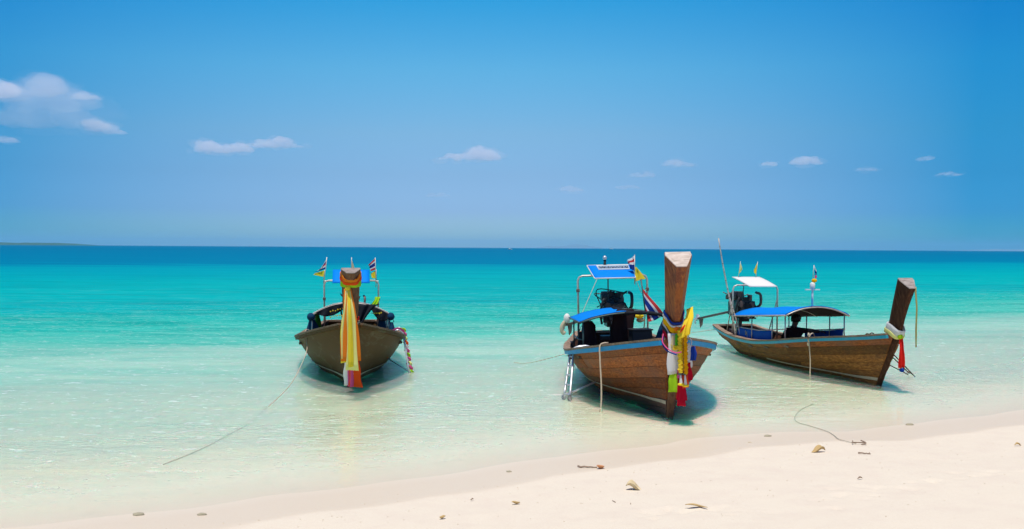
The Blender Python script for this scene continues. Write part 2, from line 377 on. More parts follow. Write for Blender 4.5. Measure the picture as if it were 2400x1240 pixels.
# distance offshore decides how deep the water column is; patches of bottom shift it
s0 = mathn(nt, 'MULTIPLY', at.outputs['Fac'], mathn(nt, 'ADD', 1.0, mathn(nt, 'MULTIPLY', mathn(nt, 'SUBTRACT', midn, 0.5), 0.8)))
s1 = mathn(nt, 'MULTIPLY', s0, mathn(nt, 'ADD', 1.0, mathn(nt, 'MULTIPLY', mathn(nt, 'SUBTRACT', big, 0.5), 0.85)))
lg = mathn(nt, 'DIVIDE', mathn(nt, 'LOGARITHM', mathn(nt, 'ADD', mathn(nt, 'MAXIMUM', s1, 0.0), 1.0), math.e), math.log(1001.0))
def LS(s): return math.log(s + 1) / math.log(1001.0)
wcol = ramp(nt, lg, [(LS(0.6), (0.66, 0.60, 0.46)), (LS(3), (0.72, 0.76, 0.60)), (LS(7), (0.74, 0.84, 0.68)), (LS(12.5), (0.54, 0.81, 0.64)), (LS(17), (0.11, 0.57, 0.44)), (LS(23), (0.02, 0.42, 0.34)),
                     (LS(32), (0.001, 0.37, 0.355)), (LS(60), (0.0, 0.335, 0.345)), (LS(90), (0.0, 0.29, 0.345)), (LS(118), (0.0, 0.25, 0.335)), (LS(140), (0.0, 0.168, 0.295)), (LS(320), (0.0, 0.152, 0.285)), (1.0, (0.0, 0.138, 0.27))])
opac = ramp(nt, lg, [(LS(0.7), 0.0), (LS(1.6), 0.05), (LS(4), 0.13), (LS(8), 0.30), (LS(14), 0.62), (LS(22), 0.94), (LS(40), 1.0)])
tcol = ramp(nt, lg, [(LS(0.7), (0.99, 0.99, 0.985)), (LS(3), (0.95, 0.99, 0.91)), (LS(8), (0.84, 0.98, 0.86)), (LS(18), (0.5, 0.92, 0.80)), (LS(40), (0.1, 0.7, 0.7))])
# wave field: ripples, chop and long wavelets; crests lie across the view like the incoming swell
rA = noise_n(nt, 5.0, 4, 0.6, t_.outputs['Object'], (0.6, 1.0, 1), 0.8)
rB = noise_n(nt, 1.5, 3, 0.55, t_.outputs['Object'], (0.45, 1.1, 1), 0.5)
rC = noise_n(nt, 0.35, 3, 0.55, t_.outputs['Object'], (0.4, 1.2, 1), 0.3)
calm = ramp(nt, lg, [(LS(0.8), 0.08), (LS(3), 0.4), (LS(12), 0.8), (LS(30), 1.0)])
h = mathn(nt, 'ADD', mathn(nt, 'MULTIPLY', rA, 0.03), mathn(nt, 'MULTIPLY', rB, 0.07))
h = mathn(nt, 'ADD', h, mathn(nt, 'MULTIPLY', rC, 0.16))
h = mathn(nt, 'MULTIPLY', h, calm)
bn = N(nt, 'ShaderNodeBump'); bn.inputs['Strength'].default_value = 1.0; bn.inputs['Distance'].default_value = 1.0; nt.links.new(h, bn.inputs['Height'])
# wave focusing painted into the transmission tint as fine bright and dim flecks
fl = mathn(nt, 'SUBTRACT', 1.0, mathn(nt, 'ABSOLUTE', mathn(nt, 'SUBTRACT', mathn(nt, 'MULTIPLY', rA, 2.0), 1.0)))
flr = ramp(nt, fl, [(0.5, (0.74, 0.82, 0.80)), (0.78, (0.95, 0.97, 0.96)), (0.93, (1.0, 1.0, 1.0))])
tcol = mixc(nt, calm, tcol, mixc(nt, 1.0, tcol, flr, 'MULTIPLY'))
streak = noise_n(nt, 0.55, 5, 0.62, t_.outputs['Object'], (0.30, 1.2, 1), 0.8)
wc2 = mixc(nt, mathn(nt, 'MULTIPLY', ramp(nt, streak, [(0.47, 0.0), (0.64, 1.0)]), 0.8), wcol, mixc(nt, 1.0, wcol, (0.15, 0.72, 0.74), 'MULTIPLY'))
wc2 = mixc(nt, mathn(nt, 'MULTIPLY', ramp(nt, rB, [(0.52, 0.0), (0.7, 1.0)]), ramp(nt, lg, [(LS(1), 0.25), (LS(10), 0.35), (LS(18), 0.12), (LS(60), 0.01)])), wc2, (0.74, 0.80, 0.74))  # sky glints and caustics painted as pale flecks along the ripple ridges
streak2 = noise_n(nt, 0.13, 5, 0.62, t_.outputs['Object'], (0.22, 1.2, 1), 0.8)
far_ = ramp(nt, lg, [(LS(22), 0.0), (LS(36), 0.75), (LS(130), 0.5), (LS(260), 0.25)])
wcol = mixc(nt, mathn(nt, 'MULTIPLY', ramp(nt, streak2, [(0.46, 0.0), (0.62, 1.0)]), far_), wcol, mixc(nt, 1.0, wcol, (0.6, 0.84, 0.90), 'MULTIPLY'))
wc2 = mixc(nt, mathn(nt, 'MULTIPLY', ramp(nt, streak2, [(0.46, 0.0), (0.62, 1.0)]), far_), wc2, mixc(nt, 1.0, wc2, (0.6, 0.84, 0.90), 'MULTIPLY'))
fk = noise_n(nt, 6.5, 3, 0.65, t_.outputs['Object'], (0.55, 1.0, 1), 1.0)  # painted glints: near-white flecks that go into water colour and opacity
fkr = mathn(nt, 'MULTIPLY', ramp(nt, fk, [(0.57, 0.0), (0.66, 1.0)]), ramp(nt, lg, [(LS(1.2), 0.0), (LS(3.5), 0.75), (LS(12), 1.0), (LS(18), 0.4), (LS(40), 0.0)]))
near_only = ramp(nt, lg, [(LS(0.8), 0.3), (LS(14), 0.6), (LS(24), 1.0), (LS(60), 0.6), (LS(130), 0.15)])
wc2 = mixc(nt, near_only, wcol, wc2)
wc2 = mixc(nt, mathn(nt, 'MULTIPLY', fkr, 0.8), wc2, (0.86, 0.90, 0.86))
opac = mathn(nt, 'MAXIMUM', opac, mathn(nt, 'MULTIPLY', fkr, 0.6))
# light spreads sideways inside the water column, green furthest
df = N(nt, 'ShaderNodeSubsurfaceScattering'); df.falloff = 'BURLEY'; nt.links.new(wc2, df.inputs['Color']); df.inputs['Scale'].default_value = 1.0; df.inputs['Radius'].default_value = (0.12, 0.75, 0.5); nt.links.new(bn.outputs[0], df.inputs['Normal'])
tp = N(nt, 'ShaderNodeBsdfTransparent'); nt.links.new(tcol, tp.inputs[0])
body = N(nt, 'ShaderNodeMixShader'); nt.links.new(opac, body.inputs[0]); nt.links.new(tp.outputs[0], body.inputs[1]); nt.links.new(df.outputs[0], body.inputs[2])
gl = N(nt, 'ShaderNodeBsdfGlossy'); gl.inputs['Roughness'].default_value = 0.06; nt.links.new(bn.outputs[0], gl.inputs['Normal'])
fr = N(nt, 'ShaderNodeFresnel'); fr.inputs['IOR'].default_value = 1.33; nt.links.new(bn.outputs[0], fr.inputs['Normal'])
ff = mathn(nt, 'MINIMUM', mathn(nt, 'MULTIPLY', fr.outputs[0], 0.95), 0.42)
ff = mathn(nt, 'MULTIPLY', ff, ramp(nt, lg, [(LS(0.2), 0.15), (LS(1.5), 0.3), (LS(4), 0.85), (LS(9), 0.8), (LS(18), 0.3), (LS(30), 0.16), (LS(100), 0.06)]))
sea_sh = N(nt, 'ShaderNodeMixShader'); nt.links.new(ff, sea_sh.inputs[0]); nt.links.new(body.outputs[0], sea_sh.inputs[1]); nt.links.new(gl.outputs[0], sea_sh.inputs[2])
nt.links.new(sea_sh.outputs[0], nt.nodes['Material Output'].inputs[0])
M['sea'] = m
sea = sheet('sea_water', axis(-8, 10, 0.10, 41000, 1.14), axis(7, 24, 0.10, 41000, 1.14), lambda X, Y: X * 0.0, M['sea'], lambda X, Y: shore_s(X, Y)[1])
# trim the sheet where the beach stands well above it
bm = bmesh.new(); bm.from_mesh(sea.data)
kill = []
for v in bm.verts:
    pass
co = np.array([v.co[:] for v in bm.verts]); ss = shore_s(co[:, 0], co[:, 1])[1]
bm.verts.ensure_lookup_table()
bmesh.ops.delete(bm, geom=[bm.verts[i] for i in np.nonzero(ss < -3.0)[0]], context='VERTS')
bm.to_mesh(sea.data); bm.free()
tag(sea, kind='structure'); sea['label'] = 'clear turquoise sea deepening to blue at the horizon'

# ------------------------------------------------------------------ far land, haze, clouds
def ridge(name, x0, x1, Y, hs, mat, label, depth=1500):
    n = len(hs); mb = MB(); rows = []
    for j, (dy, k) in enumerate(((0, 0.0), (120, 0.55), (depth * 0.35, 1.0), (depth * 0.7, 0.8), (depth, 0.0))):
        row = []
        for i in range(n * 4 - 3):
            t = i / (n * 4 - 4); hh = interp(t * (n - 1), range(n), hs)
            hh *= k * (1 + 0.25 * noise.noise(Vector((i * 0.7, j * 1.3, Y * 0.01))))
            row.append((lerp(x0, x1, t), Y + dy, -3 + hh + (3 if hh > 0 else 0)))
        rows.append(row)
    mb.grid(rows)
    o = mb.build(name, mat, None, True); tag(o, label, 'island'); return o
mK = paint('haze_paled_karst', (0.20, 0.27, 0.27), 0.9, 0.3, 0.004, dirt=(0.24, 0.30, 0.28))  # karst grey lightened, so part of the distance haze sits in the colour
mI = paint('forest_land', (0.025, 0.10, 0.06), 0.9, 0.5, 0.004, dirt=(0.04, 0.12, 0.07))
ridge('island', -5900, -3870, 9000, [26, 30, 24, 26, 23, 25, 22, 23, 20, 0], mI, 'long low headland on the horizon at the far left', 900)
ridge('island', 800, 3600, 38000, [0, 40, 90, 60, 75, 150, 150, 140, 70, 40, 0], mK, 'faint hazy island group on the horizon behind the middle boat', 2500)
ridge('island', 16800, 21500, 38000, [0, 40, 70, 60, 90, 90, 70], mK, 'faint low island on the horizon at the far right', 2500)

hz = MB().box((0, 0, 125), (84000, 84000, 310))
haze = hz.build('haze', None); tag(haze, kind='stuff')
m = bpy.data.materials.new('haze_air'); m.use_nodes = True; nt = m.node_tree; nt.nodes.clear()
pv = N(nt, 'ShaderNodeVolumePrincipled'); pv.inputs['Color'].default_value = (0.40, 0.78, 1.0, 1); pv.inputs['Density'].default_value = 3.2e-5
pv.inputs['Anisotropy'].default_value = 0.2
ou = N(nt, 'ShaderNodeOutputMaterial'); nt.links.new(pv.outputs[0], ou.inputs['Volume']); haze.data.materials.append(m)

def cloudmat(name, dens):
    m = bpy.data.materials.new(name); m.use_nodes = True; nt = m.node_tree; nt.nodes.clear()
    pv = N(nt, 'ShaderNodeVolumePrincipled'); pv.inputs['Color'].default_value = (1.0, 0.97, 0.985, 1); pv.inputs['Density'].default_value = dens
    pv.inputs['Anisotropy'].default_value = 0.0
    ou = N(nt, 'ShaderNodeOutputMaterial'); nt.links.new(pv.outputs[0], ou.inputs['Volume'])
    return m
CM = {}
def cloud(cx, cz, blobs, dens, label, Y=7000, seed=1):
    """blobs: (dx, dz, rx, rz) in metres round (cx, cz); billows are added on each"""
    rnd = random.Random(seed); bm = bmesh.new()
    for (dx, dz, rx, rz) in blobs:
        items = []
        for q in range(20):
            u = -1 + 2 * (q + rnd.uniform(0.1, 0.9)) / 20; env = (1 - u * u) ** 0.55
            rr = rz * (0.28 + 0.5 * rnd.random()) * (0.45 + 0.55 * env)
            items.append((dx + rx * u * 0.92, dz - rz * 0.25 + rz * env * rnd.uniform(0.0, 0.75), rr * rnd.uniform(1.0, 1.9), rr))
        for (a, c_, kx, kz) in items:
            r = bmesh.ops.create_icosphere(bm, subdivisions=3, radius=1.0)
            oy = rnd.uniform(-40, 40)
            for v in r['verts']:
                p = v.co.copy(); d = 1 + 0.28 * noise.noise(p * 1.7 + Vector((a * 0.1, c_ * 0.1, seed))) + 0.2 * noise.noise(p * 4.3 + Vector((seed, a, 0)))
                if p.z < 0: p.z *= 0.55
                v.co = Vector((a + p.x * kx * d, oy + p.y * max(kx, 22) * 1.8 * d, c_ + p.z * kz * d))
    me = bpy.data.meshes.new('cloud'); bm.to_mesh(me); bm.free()
    key = round(dens * 1e5)
    if key not in CM: CM[key] = cloudmat('cloud_vapour', dens)
    o = link('cloud', me, CM[key]); o.location = (cx, Y, cz)
    rm = o.modifiers.new('join', 'REMESH'); rm.mode = 'VOXEL'; rm.voxel_size = max(3.5, min(b_[3] for b_ in blobs) * 0.10)
    tag(o, label, 'cloud', 'small fair weather clouds over the sea')
    # thin torn vapour round the denser core
    hb = bmesh.new(); rnd = random.Random(seed + 50)
    for (dx, dz, rx, rz) in blobs:
        for q in range(9):
            u = -1.15 + 2.3 * (q + rnd.random()) / 9; rr = rz * rnd.uniform(0.55, 1.0) * (1.05 - 0.45 * abs(u)); kx = rr * rnd.uniform(1.3, 2.8); oy = rnd.uniform(-60, 60); cz_ = dz + rz * rnd.uniform(-0.45, 0.45)
            r = bmesh.ops.create_icosphere(hb, subdivisions=3, radius=1.0)
            for v in r['verts']:
                p = v.co.copy(); d = 1 + 0.35 * noise.noise(p * 1.8 + Vector((u * 5, q, seed))) + 0.25 * noise.noise(p * 4.5 + Vector((seed, u * 9, q)))
                v.co = Vector((dx + rx * u + p.x * kx * d, oy + p.y * max(kx, 30) * 1.5 * d, cz_ + p.z * rr * d))
    hm = bpy.data.meshes.new('cloud_fringe'); hb.to_mesh(hm); hb.free()
    key = 'f%d' % round(dens * 1e5)
    if key not in CM: CM[key] = cloudmat('thin_cloud_vapour', dens * 0.16)
    h = link('cloud_fringe', hm, CM[key], o)
    rm = h.modifiers.new('join', 'REMESH'); rm.mode = 'VOXEL'; rm.voxel_size = max(4.0, min(b_[3] for b_ in blobs) * 0.13)
    return o
# metres per picture pixel at 7 km are about 2.9
def C(px, py): return ((px - 1200) * 2.917, 2.5 + (581 - py) * 2.917)
def cl(px, py, bl, dens, label, seed, Y=7000):
    x, z = C(px, py); return cloud(x, z, [(b_[0] * 2.917, b_[1] * 2.917, b_[2] * 2.917, b_[3] * 2.917 * 1.35) for b_ in bl], dens * 3.3, label, Y=Y, seed=seed)
cl(15, 222, [(-5, 0, 34, 16), (-30, -4, 30, 16)], 0.0016, 'bright puff at the left edge of the large broken cloud', 11)
cl(110, 270, [(0, -14, 135, 32), (0, 50, 24, 26), (-80, 34, 60, 28), (66, 22, 62, 26), (-10, 15, 70, 38), (90, -30, 60, 16)], 0.00030, 'large pale bluish cloud with a tall tower, upper left of the sky', 12)
cl(108, 212, [(0, 0, 24, 22), (-14, -12, 26, 14)], 0.0006, 'tall pale tower rising from the large left cloud', 41)
cl(200, 236, [(0, 0, 34, 9), (-14, 2, 14, 8)], 0.0013, 'small bright tuft at the right shoulder of the large left cloud', 13)
cl(240, 308, [(0, 0, 34, 12), (-22, 8, 16, 12), (28, -8, 26, 7)], 0.0015, 'bright sloping puff under the large left cloud', 14)
cl(45, 354, [(-10, 0, 40, 9), (50, 0, 30, 7), (-40, 6, 20, 9)], 0.0013, 'flat low cloud at the far left below the large one', 15, 6500)
cl(515, 356, [(0, 0, 60, 12), (-30, 8, 22, 12), (50, 4, 20, 12), (0, -2, 40, 10)], 0.0021, 'white puffy cloud left half of the double cloud over the left boat', 16)
cl(648, 344, [(-4, 0, 68, 9), (12, 8, 22, 10), (-25, 3, 26, 8)], 0.0020, 'white pointed cloud right half of the double cloud over the left boat', 17)
cl(1095, 372, [(0, 0, 70, 10), (30, 8, 24, 14), (55, 4, 14, 12)], 0.0021, 'white cloud with a raised right end over the gap between boats', 18)
cl(1587, 383, [(0, 0, 38, 8), (-10, 3, 18, 7)], 0.0013, 'soft faint cloud above the bow post of the middle boat', 19)
cl(1503, 410, [(0, 0, 30, 7)], 0.0011, 'small faint cloud lower left of the one over the bow post', 20)
cl(1470, 438, [(0, 0, 30, 6)], 0.0008, 'very faint wisp just under the small faint cloud', 21)
cl(1338, 444, [(0, 0, 28, 7)], 0.0013, 'small pinkish cloud low over the middle boat canopy', 22)
cl(1800, 382, [(0, 0, 18, 6)], 0.0018, 'tiny white cloud left of the brighter one over the right boat', 23)
cl(1888, 376, [(0, 0, 36, 9), (-8, 4, 20, 8)], 0.0020, 'brightest small cloud over the right boat', 24)
cl(2030, 393, [(0, 0, 26, 6)], 0.0008, 'dim wisp right of the brightest small cloud', 25)
cl(2165, 367, [(0, 0, 16, 5)], 0.0012, 'tiny cloud highest of those at the right', 26)
cl(2222, 403, [(0, 0, 30, 5)], 0.0012, 'thin flat cloud at the right near the edge', 27)
cl(1025, 459, [(0, 0, 28, 6)], 0.0007, 'very faint wisp low left of the middle boat', 28)

# ------------------------------------------------------------------ long-tail boats
def smooth_tab(xs, ys):
    X = np.linspace(xs[0], xs[-1], 200); Y = np.interp(X, xs, ys)
    k = np.ones(25) / 25; Yp = np.concatenate([np.full(12, Y[0]) + (Y[1] - Y[0]) * np.arange(-12, 0), Y, np.full(12, Y[-1]) + (Y[-1] - Y[-2]) * np.arange(1, 13)])
    Y = np.convolve(Yp, k, 'valid'); return lambda x: float(np.interp(x, X, Y))
class Boat:
    def __init__(s, name, label, loc, th, roll, L, B, zg, zbow, rake, ztop, dx, wbase, wtop, wfront, depth, stern=0.55):
        s.L, s.B, s.rake, s.zbow, s.ztop, s.dx = L, B, rake, zbow, ztop, dx
        s.wbase, s.wtop, s.wfront, s.depth = wbase, wtop, wfront, depth
        s.zgf = smooth_tab(*zg)
        s.bf = smooth_tab([-L, -0.75 * L, -0.5 * L, -0.4 * L, -0.3 * L, -0.2 * L, -0.12 * L, -0.05 * L, 0.04 * L], [stern * B, 0.88 * B, 1.0 * B, B, 0.93 * B, 0.78 * B, 0.56 * B, 0.27 * B, -0.08 * B])
        s.root = empty(name, loc, (rad(roll), 0, rad(th - 90)))
        tag(s.root, label, 'boat', 'long-tail boats moored at the beach')
        s.mw = Matrix.Translation(loc) @ Matrix.Rotation(rad(th - 90), 4, 'Z') @ Matrix.Rotation(rad(roll), 4, 'X')
        s.rot = (rad(roll), 0, rad(th - 90))
    def xstem(s, z):
        t = (z + 0.15) / (s.zbow + 0.15)
        return s.rake * (max(t, 0.0) ** 1.08) if t > 0 else 0.0
    def w_(s, x0): return sm((x0 / s.L + 0.45) / 0.45)
    def keel(s, x0):
        k = lerp(-0.28, -0.12, sm((x0 + 0.3 * s.L) / (0.3 * s.L)))
        return lerp(k, 0.10, sm((-x0 - 0.72 * s.L) / (0.28 * s.L)))
    def P(s, x0, v, side, off=0.0):
        zk = s.keel(x0); zg = s.zgf(x0); z = zk + (zg - zk) * v
        b = max(s.bf(x0), 0.0)
        p = lerp(0.48, 1.0, sm((x0 + 0.42 * s.L) / (0.40 * s.L)))
        y = 0.03 + b * (v ** p) * (1 + 0.02 * math.sin(v * 3)) + off
        x = x0 + s.xstem(z) * s.w_(x0)
        return Vector((x, side * y, z))
    def at(s, x):   # gunwale half-beam and height near local x
        x0 = x
        for _ in range(4): x0 = x - s.xstem(s.zgf(x0)) * s.w_(x0)
        p = s.P(x0, 1.0, 1); return p.y, p.z
    def pfront(s, z):
        if z <= s.zbow: return s.xstem(z) + 0.045
        t = (z - s.zbow) / (s.ztop - s.zbow)
        return s.rake + 0.045 + s.dx * (t ** 1.12)
    def psec(s, z, grow=0.0, n=None):
        """outline of the prow post at height z, counted from the back left corner, seen from above"""
        t = max(0.0, min(1.0, (z - s.zbow + 0.3) / (s.ztop - s.zbow + 0.3)))
        wr = lerp(s.wbase, s.wtop, t ** 1.3) / 2 + grow; wf = lerp(s.wfront * 0.45, s.wfront, t ** 2) / 2 + grow * 0.7
        xf = s.pfront(z) + grow; xr = xf - s.depth - 2 * grow; xm = lerp(xr, xf, 0.22)
        return [(xr, -wr * 0.96), (xm, -wr), (xf, -wf), (xf, wf), (xm, wr), (xr, wr * 0.96)]
    def hull(s, planks, mat_shell, mat_plank, strakes, stripe_z, mats_alt=None, mat_below=None):
        n = 34
        xs0 = [-s.L * (1 - (i / n)) for i in range(n + 1)]
        # shell: a real thickness, outside and inside skins
        mb = MB()
        vv = [0, 0.03, 0.08, 0.16, 0.27, 0.4, 0.55, 0.7, 0.85, 1.0]
        for side in (-1, 1):
            o = 0.0 if planks is None else -0.02
            rows = [[s.P(x0, v, side, o) for v in vv] + [s.P(x0, v, side, o - 0.035) for v in reversed(vv)] for x0 in xs0]
            mb.grid(rows)
        for i_, x0 in ((0, xs0[0]),):
            ring = [s.P(x0, v, -1) for v in vv] ; ring2 = [s.P(x0, v, 1) for v in vv]
            mb.grid([ring, [(p + q) / 2 + Vector((-0.03, 0, 0)) for p, q in zip(ring, ring2)], ring2])
        s.shell = mb.build('hull', mat_shell, s.root, True)
        em = s.shell.modifiers.new('es', 'EDGE_SPLIT'); em.split_angle = rad(50)
        # planking: each plank its own piece, lapped a little, butt joints staggered
        if planks is not None:
            vs_ = [0.0] + [(i / strakes) ** 1.25 for i in range(1, strakes)] + [1.0]
            rnd = random.Random(planks)
            for side in (-1, 1):
                for k in range(strakes):
                    cuts = [0.0, rnd.uniform(0.22, 0.38), rnd.uniform(0.58, 0.8), 1.0]
                    for j in range(3):
                        u0, u1 = cuts[j] + (0.0006 if j else 0), cuts[j + 1] - (0.0006 if j < 2 else 0)
                        m_ = max(6, int((u1 - u0) * 30)); g = 0.005
                        va, vb = vs_[k] + g * (0.5 if k else 0), vs_[k + 1] - g * 0.5
                        mb = MB(); th = 0.026 + rnd.uniform(-0.004, 0.006)
                        rows = []
                        for i in range(m_ + 1):
                            x0 = -s.L * (1 - lerp(u0, u1, i / m_))
                            wob_ = 0.004 * noise.noise(Vector((x0 * 1.7, k * 3.1, side)))
                            rows.append([s.P(x0, va, side, -0.012), s.P(x0, va, side, th - 0.012 + wob_), s.P(x0, (va + vb) / 2, side, th - 0.004 + wob_), s.P(x0, vb, side, th - 0.014 + wob_), s.P(x0, vb, side, -0.012)])
                        mb.grid(rows); mb.add(rows[0], [(0, 1, 2, 3, 4)]); mb.add(rows[-1], [(4, 3, 2, 1, 0)])
                        mt = mat_plank
                        if mats_alt and rnd.random() < mats_alt[1](k, j): mt = mats_alt[0]
                        if mat_below and vs_[k + 1] < 0.34: mt = mat_below
                        mb.build('plank', mt, s.root)
        # painted waterline stripe: a thin batten that follows the hull
        mb = MB(); mbs = []
        for side in (-1, 1):
            rows = []
            for i in range(4 * n + 1):
                x0 = -0.5 * s.L * (1 - i / (4.0 * n))
                zk, zg = s.keel(x0), s.zgf(x0); zz = stripe_z + 0.03 * sm((x0 + 0.1 * s.L) / (0.1 * s.L))
                hw = 0.012 + 0.016 * sm((x0 + 0.2 * s.L) / (0.2 * s.L))
                v0, v1 = (zz - hw - zk) / (zg - zk), (zz + hw - zk) / (zg - zk)
                rows.append([s.P(x0, v0, side, 0.012), s.P(x0, v0, side, 0.0225), s.P(x0, v1, side, 0.0225), s.P(x0, v1, side, 0.012)])
            mb.grid(rows)
        mb.build('waterline_stripe', M['cream_stripe'], s.root)
        # stem timber
        mb = MB(); rows = []
        for i in range(15):
            z = lerp(-0.22, s.zbow + 0.02, i / 14); xf = s.pfront(z); d = 0.26
            w0, w1 = 0.055, 0.036
            rows.append([(xf - d, -w0, z), (xf - 0.03, -w0, z), (xf, -w1, z), (xf, w1, z), (xf - 0.03, w0, z), (xf - d, w0, z)])
        mb.grid(rows, closed=True); mb.add(rows[0], [(5, 4, 3, 2, 1, 0)]); mb.add(rows[-1], [(0, 1, 2, 3, 4, 5)])
        return mb
    def prow(s, mat, capmat, tilt=0.68):
        mb = MB(); rows = []; K = 16
        for i in range(K + 1):
            z = lerp(s.zbow - 0.3, s.ztop, i / K); sec = s.psec(z); k = (i / K) ** 2
            rows.append([(x, y, z - (x - sec[0][0]) * tilt * k) for x, y in sec])
        mb.grid(rows, closed=True); mb.add(rows[0], [(5, 4, 3, 2, 1, 0)]); mb.add(rows[-1], [(0, 1, 2, 3, 4, 5)])
        pr = mb.build('prow', mat, s.root, bevel=0.008)
        cap = MB(); top = rows[-1]; c = sum((Vector(p) for p in top), Vector()) / 6
        lo = [(Vector(p) - c) * 0.97 + c + Vector((0.001, 0, 0.001)) for p in top]; hi = [p + Vector((0.005, 0, 0.011)) for p in lo]
        cap.add(lo + hi, [(0, 1, 2, 3, 4, 5), (6, 7, 8, 9, 10, 11)] + [(i, (i + 1) % 6, 6 + (i + 1) % 6, 6 + i) for i in range(6)])
        cap.build('prow_cap', capmat, s.root)
    def rails(s, capm, strakem, hw=0.045, hh=0.075, x_end=0.0):
        n = 60
        for side in (-1, 1):
            a, b = [], []
            for i in range(n + 1):
                x0 = lerp(-s.L, -0.012 * s.L, i / n); p = s.P(x0, 1.0, side)
                a.append([p + Vector((0, side * 0.055, 0.0)), p + Vector((0, side * 0.06, 0.032)), p + Vector((0, -side * 0.075, 0.036)), p + Vector((0, -side * 0.075, 0.0))])
                b.append([p + Vector((0, -side * 0.03, -0.004)), p + Vector((0, side * 0.042, -0.004)), p + Vector((0, side * 0.036, -hh)), p + Vector((0, -side * 0.03, -hh))])
            for nm, rows, mt in (('gunwale_cap', a, capm), ('rubbing_strake', b, strakem)):
                mb = MB(); mb.grid(rows, closed=True); mb.add(rows[0], [(0, 1, 2, 3)]); mb.add(rows[-1], [(3, 2, 1, 0)])
                mb.build(nm, mt, s.root)
        p = s.P(-s.L, 1.0, 1)
        MB().box((p.x + 0.02, 0, p.z + 0.012), (0.14, 2 * p.y + 0.05, 0.05)).build('stern_board', capm, s.root, bevel=0.006)
    def deck(s, z0=0.16, mats=None, x_from=None, x_to=-1.7):
        x_from = x_from or -s.L + 0.4
        m_ = mats or M['wood_deck']; w = 0.2; x = x_from
        while x < x_to:
            zz = z0 if x < -2.2 else z0 + (x + 2.2) * 0.25
            b = min(s.P(x + dx_, max(0.02, (zz - 0.02 - s.keel(x)) / (s.zgf(x) - s.keel(x))), 1).y for dx_ in (-0.5, 0, 0.1)) - 0.07
            if b < 0.05: x += w; continue
            mb = MB().box((x, 0, zz), (w - 0.015, 2 * b, 0.03)); mb.build('deck_board', m_, s.root); x += w
        # small foredeck that closes the bow
        mb = MB(); rows = []
        for i in range(7):
            x0 = lerp(-1.25, -0.12, i / 6); p = s.P(x0, 0.93, 1, -0.06); yy = max(p.y, 0.01)
            rows.append([(p.x, -yy, p.z), (p.x, yy, p.z), (p.x, yy, p.z - 0.03), (p.x, -yy, p.z - 0.03)])
        mb.grid(rows, closed=True); mb.add(rows[0], [(0, 1, 2, 3)])
        mb.build('foredeck', m_, s.root)
        for x in (-0.32 * s.L, -0.45 * s.L, -0.58 * s.L, -0.7 * s.L):
            b, z = s.at(x); MB().box((x, 0, z - 0.13), (0.22, 2 * b - 0.06, 0.035)).build('thwart', m_, s.root, bevel=0.005)
    def thing(s, name, label, cat, base, group=None):
        o = empty(name, s.mw @ Vector(base), s.rot); tag(o, label, cat, group); o['_b'] = 0; del o['_b']
        return o
    def put(s, mb, base):
        b = Vector(base); mb.v = [tuple(Vector(v) - b) for v in mb.v]; return mb
def canopy(bt, x0, x1, hw, ze, zp, dz, mtop, posts, pipe, under=None, rail=None, edge=0.03, post_y=0.92, tmax=1.0):
    """arched roof over the benches, from x0 (aft) to x1; ze edge height, zp crown height at the front, dz drop aft"""
    n = 14; r = bt.root
    def H(x, t): return lerp(ze, zp, 1 - abs(t) ** 2.1) - dz * (x1 - x) / (x1 - x0)
    for nm, off, th, mt, shr in (('roof', 0.0, 0.012, mtop, 1.0),) + ((('roof_lining', -0.02, 0.01, under, 0.97),) if under else ()):
        mb = MB(); rows = []
        for i in range(9):
            x = lerp(x0, x1 + (0 if nm == 'roof' else -0.03), i / 8)
            tk = [-1 + (1 + tmax) * k / n for k in range(n + 1)]; rows.append([(x, hw * shr * q, H(x, q) + off - 0.014 * math.sin(math.pi * ((i / 4.0) % 1.0)) + 0.012 * noise.noise(Vector((x * 3, q * 5, 2)))) for q in tk])
        mb.grid(rows); mb.build(nm, mt, r, True, solid=th)
    for x in (x0, (x0 + x1) / 2, x1):
        MB().tube([(x, hw * (-1 + 2 * k / n), H(x, -1 + 2 * k / n) - 0.03) for k in range(n + 1)], 0.016, 8).build('roof_hoop', pipe, r, True)
    for sd_ in (-1, 1):
        MB().tube([(x0 - 0.02, sd_ * hw, H(x0, 1) - 0.01), (x1 + 0.02, sd_ * hw, H(x1, 1) - 0.01)], 0.016, 8).build('roof_edge_pipe', pipe, r, True)
        for x in posts:
            b, z = bt.at(x); yy = min(b - 0.03, hw * post_y)
            MB().cyl((x, sd_ * yy, z - 0.12), (x, sd_ * hw * post_y, H(x, post_y) - 0.02), 0.015, 8).build('post', pipe, r, True)
    if rail:
        for sd_ in (-1, 1):
            MB().tube([(x, sd_ * hw * post_y, bt.at(x)[1] + rail) for x in (x0 + 0.1, (x0 + x1) / 2, x1 - 0.05)], 0.013, 6).build('side_rail', pipe, r, True)
def frame(bt, x, hw, zt, zb, pipe, rr=0.02, corner=0.10, joint=None):
    """tall pipe hoop at the stern"""
    pts = [(x, -hw, zb), (x, -hw, zt - corner), (x, -hw + corner * 0.3, zt - corner * 0.3), (x, -hw + corner, zt), (x, hw - corner, zt), (x, hw - corner * 0.3, zt - corner * 0.3), (x, hw, zt - corner), (x, hw, zb)]
    MB().tube(pts, rr, 10).build('stern_hoop', pipe, bt.root, True)
    if joint:
        for sd_ in (-1, 1):
            MB().box((x, sd_ * hw, joint), (0.07, 0.07, 0.07)).build('pipe_clamp', M['engine_rust'], bt.root, bevel=0.01)
    for sd_ in (-1, 1): MB().cyl((x - 0.55, sd_ * hw * 0.96, zb), (x - 0.02, sd_ * hw, zt - 0.35), rr * 0.7, 8).build('hoop_brace', pipe, bt.root, True)
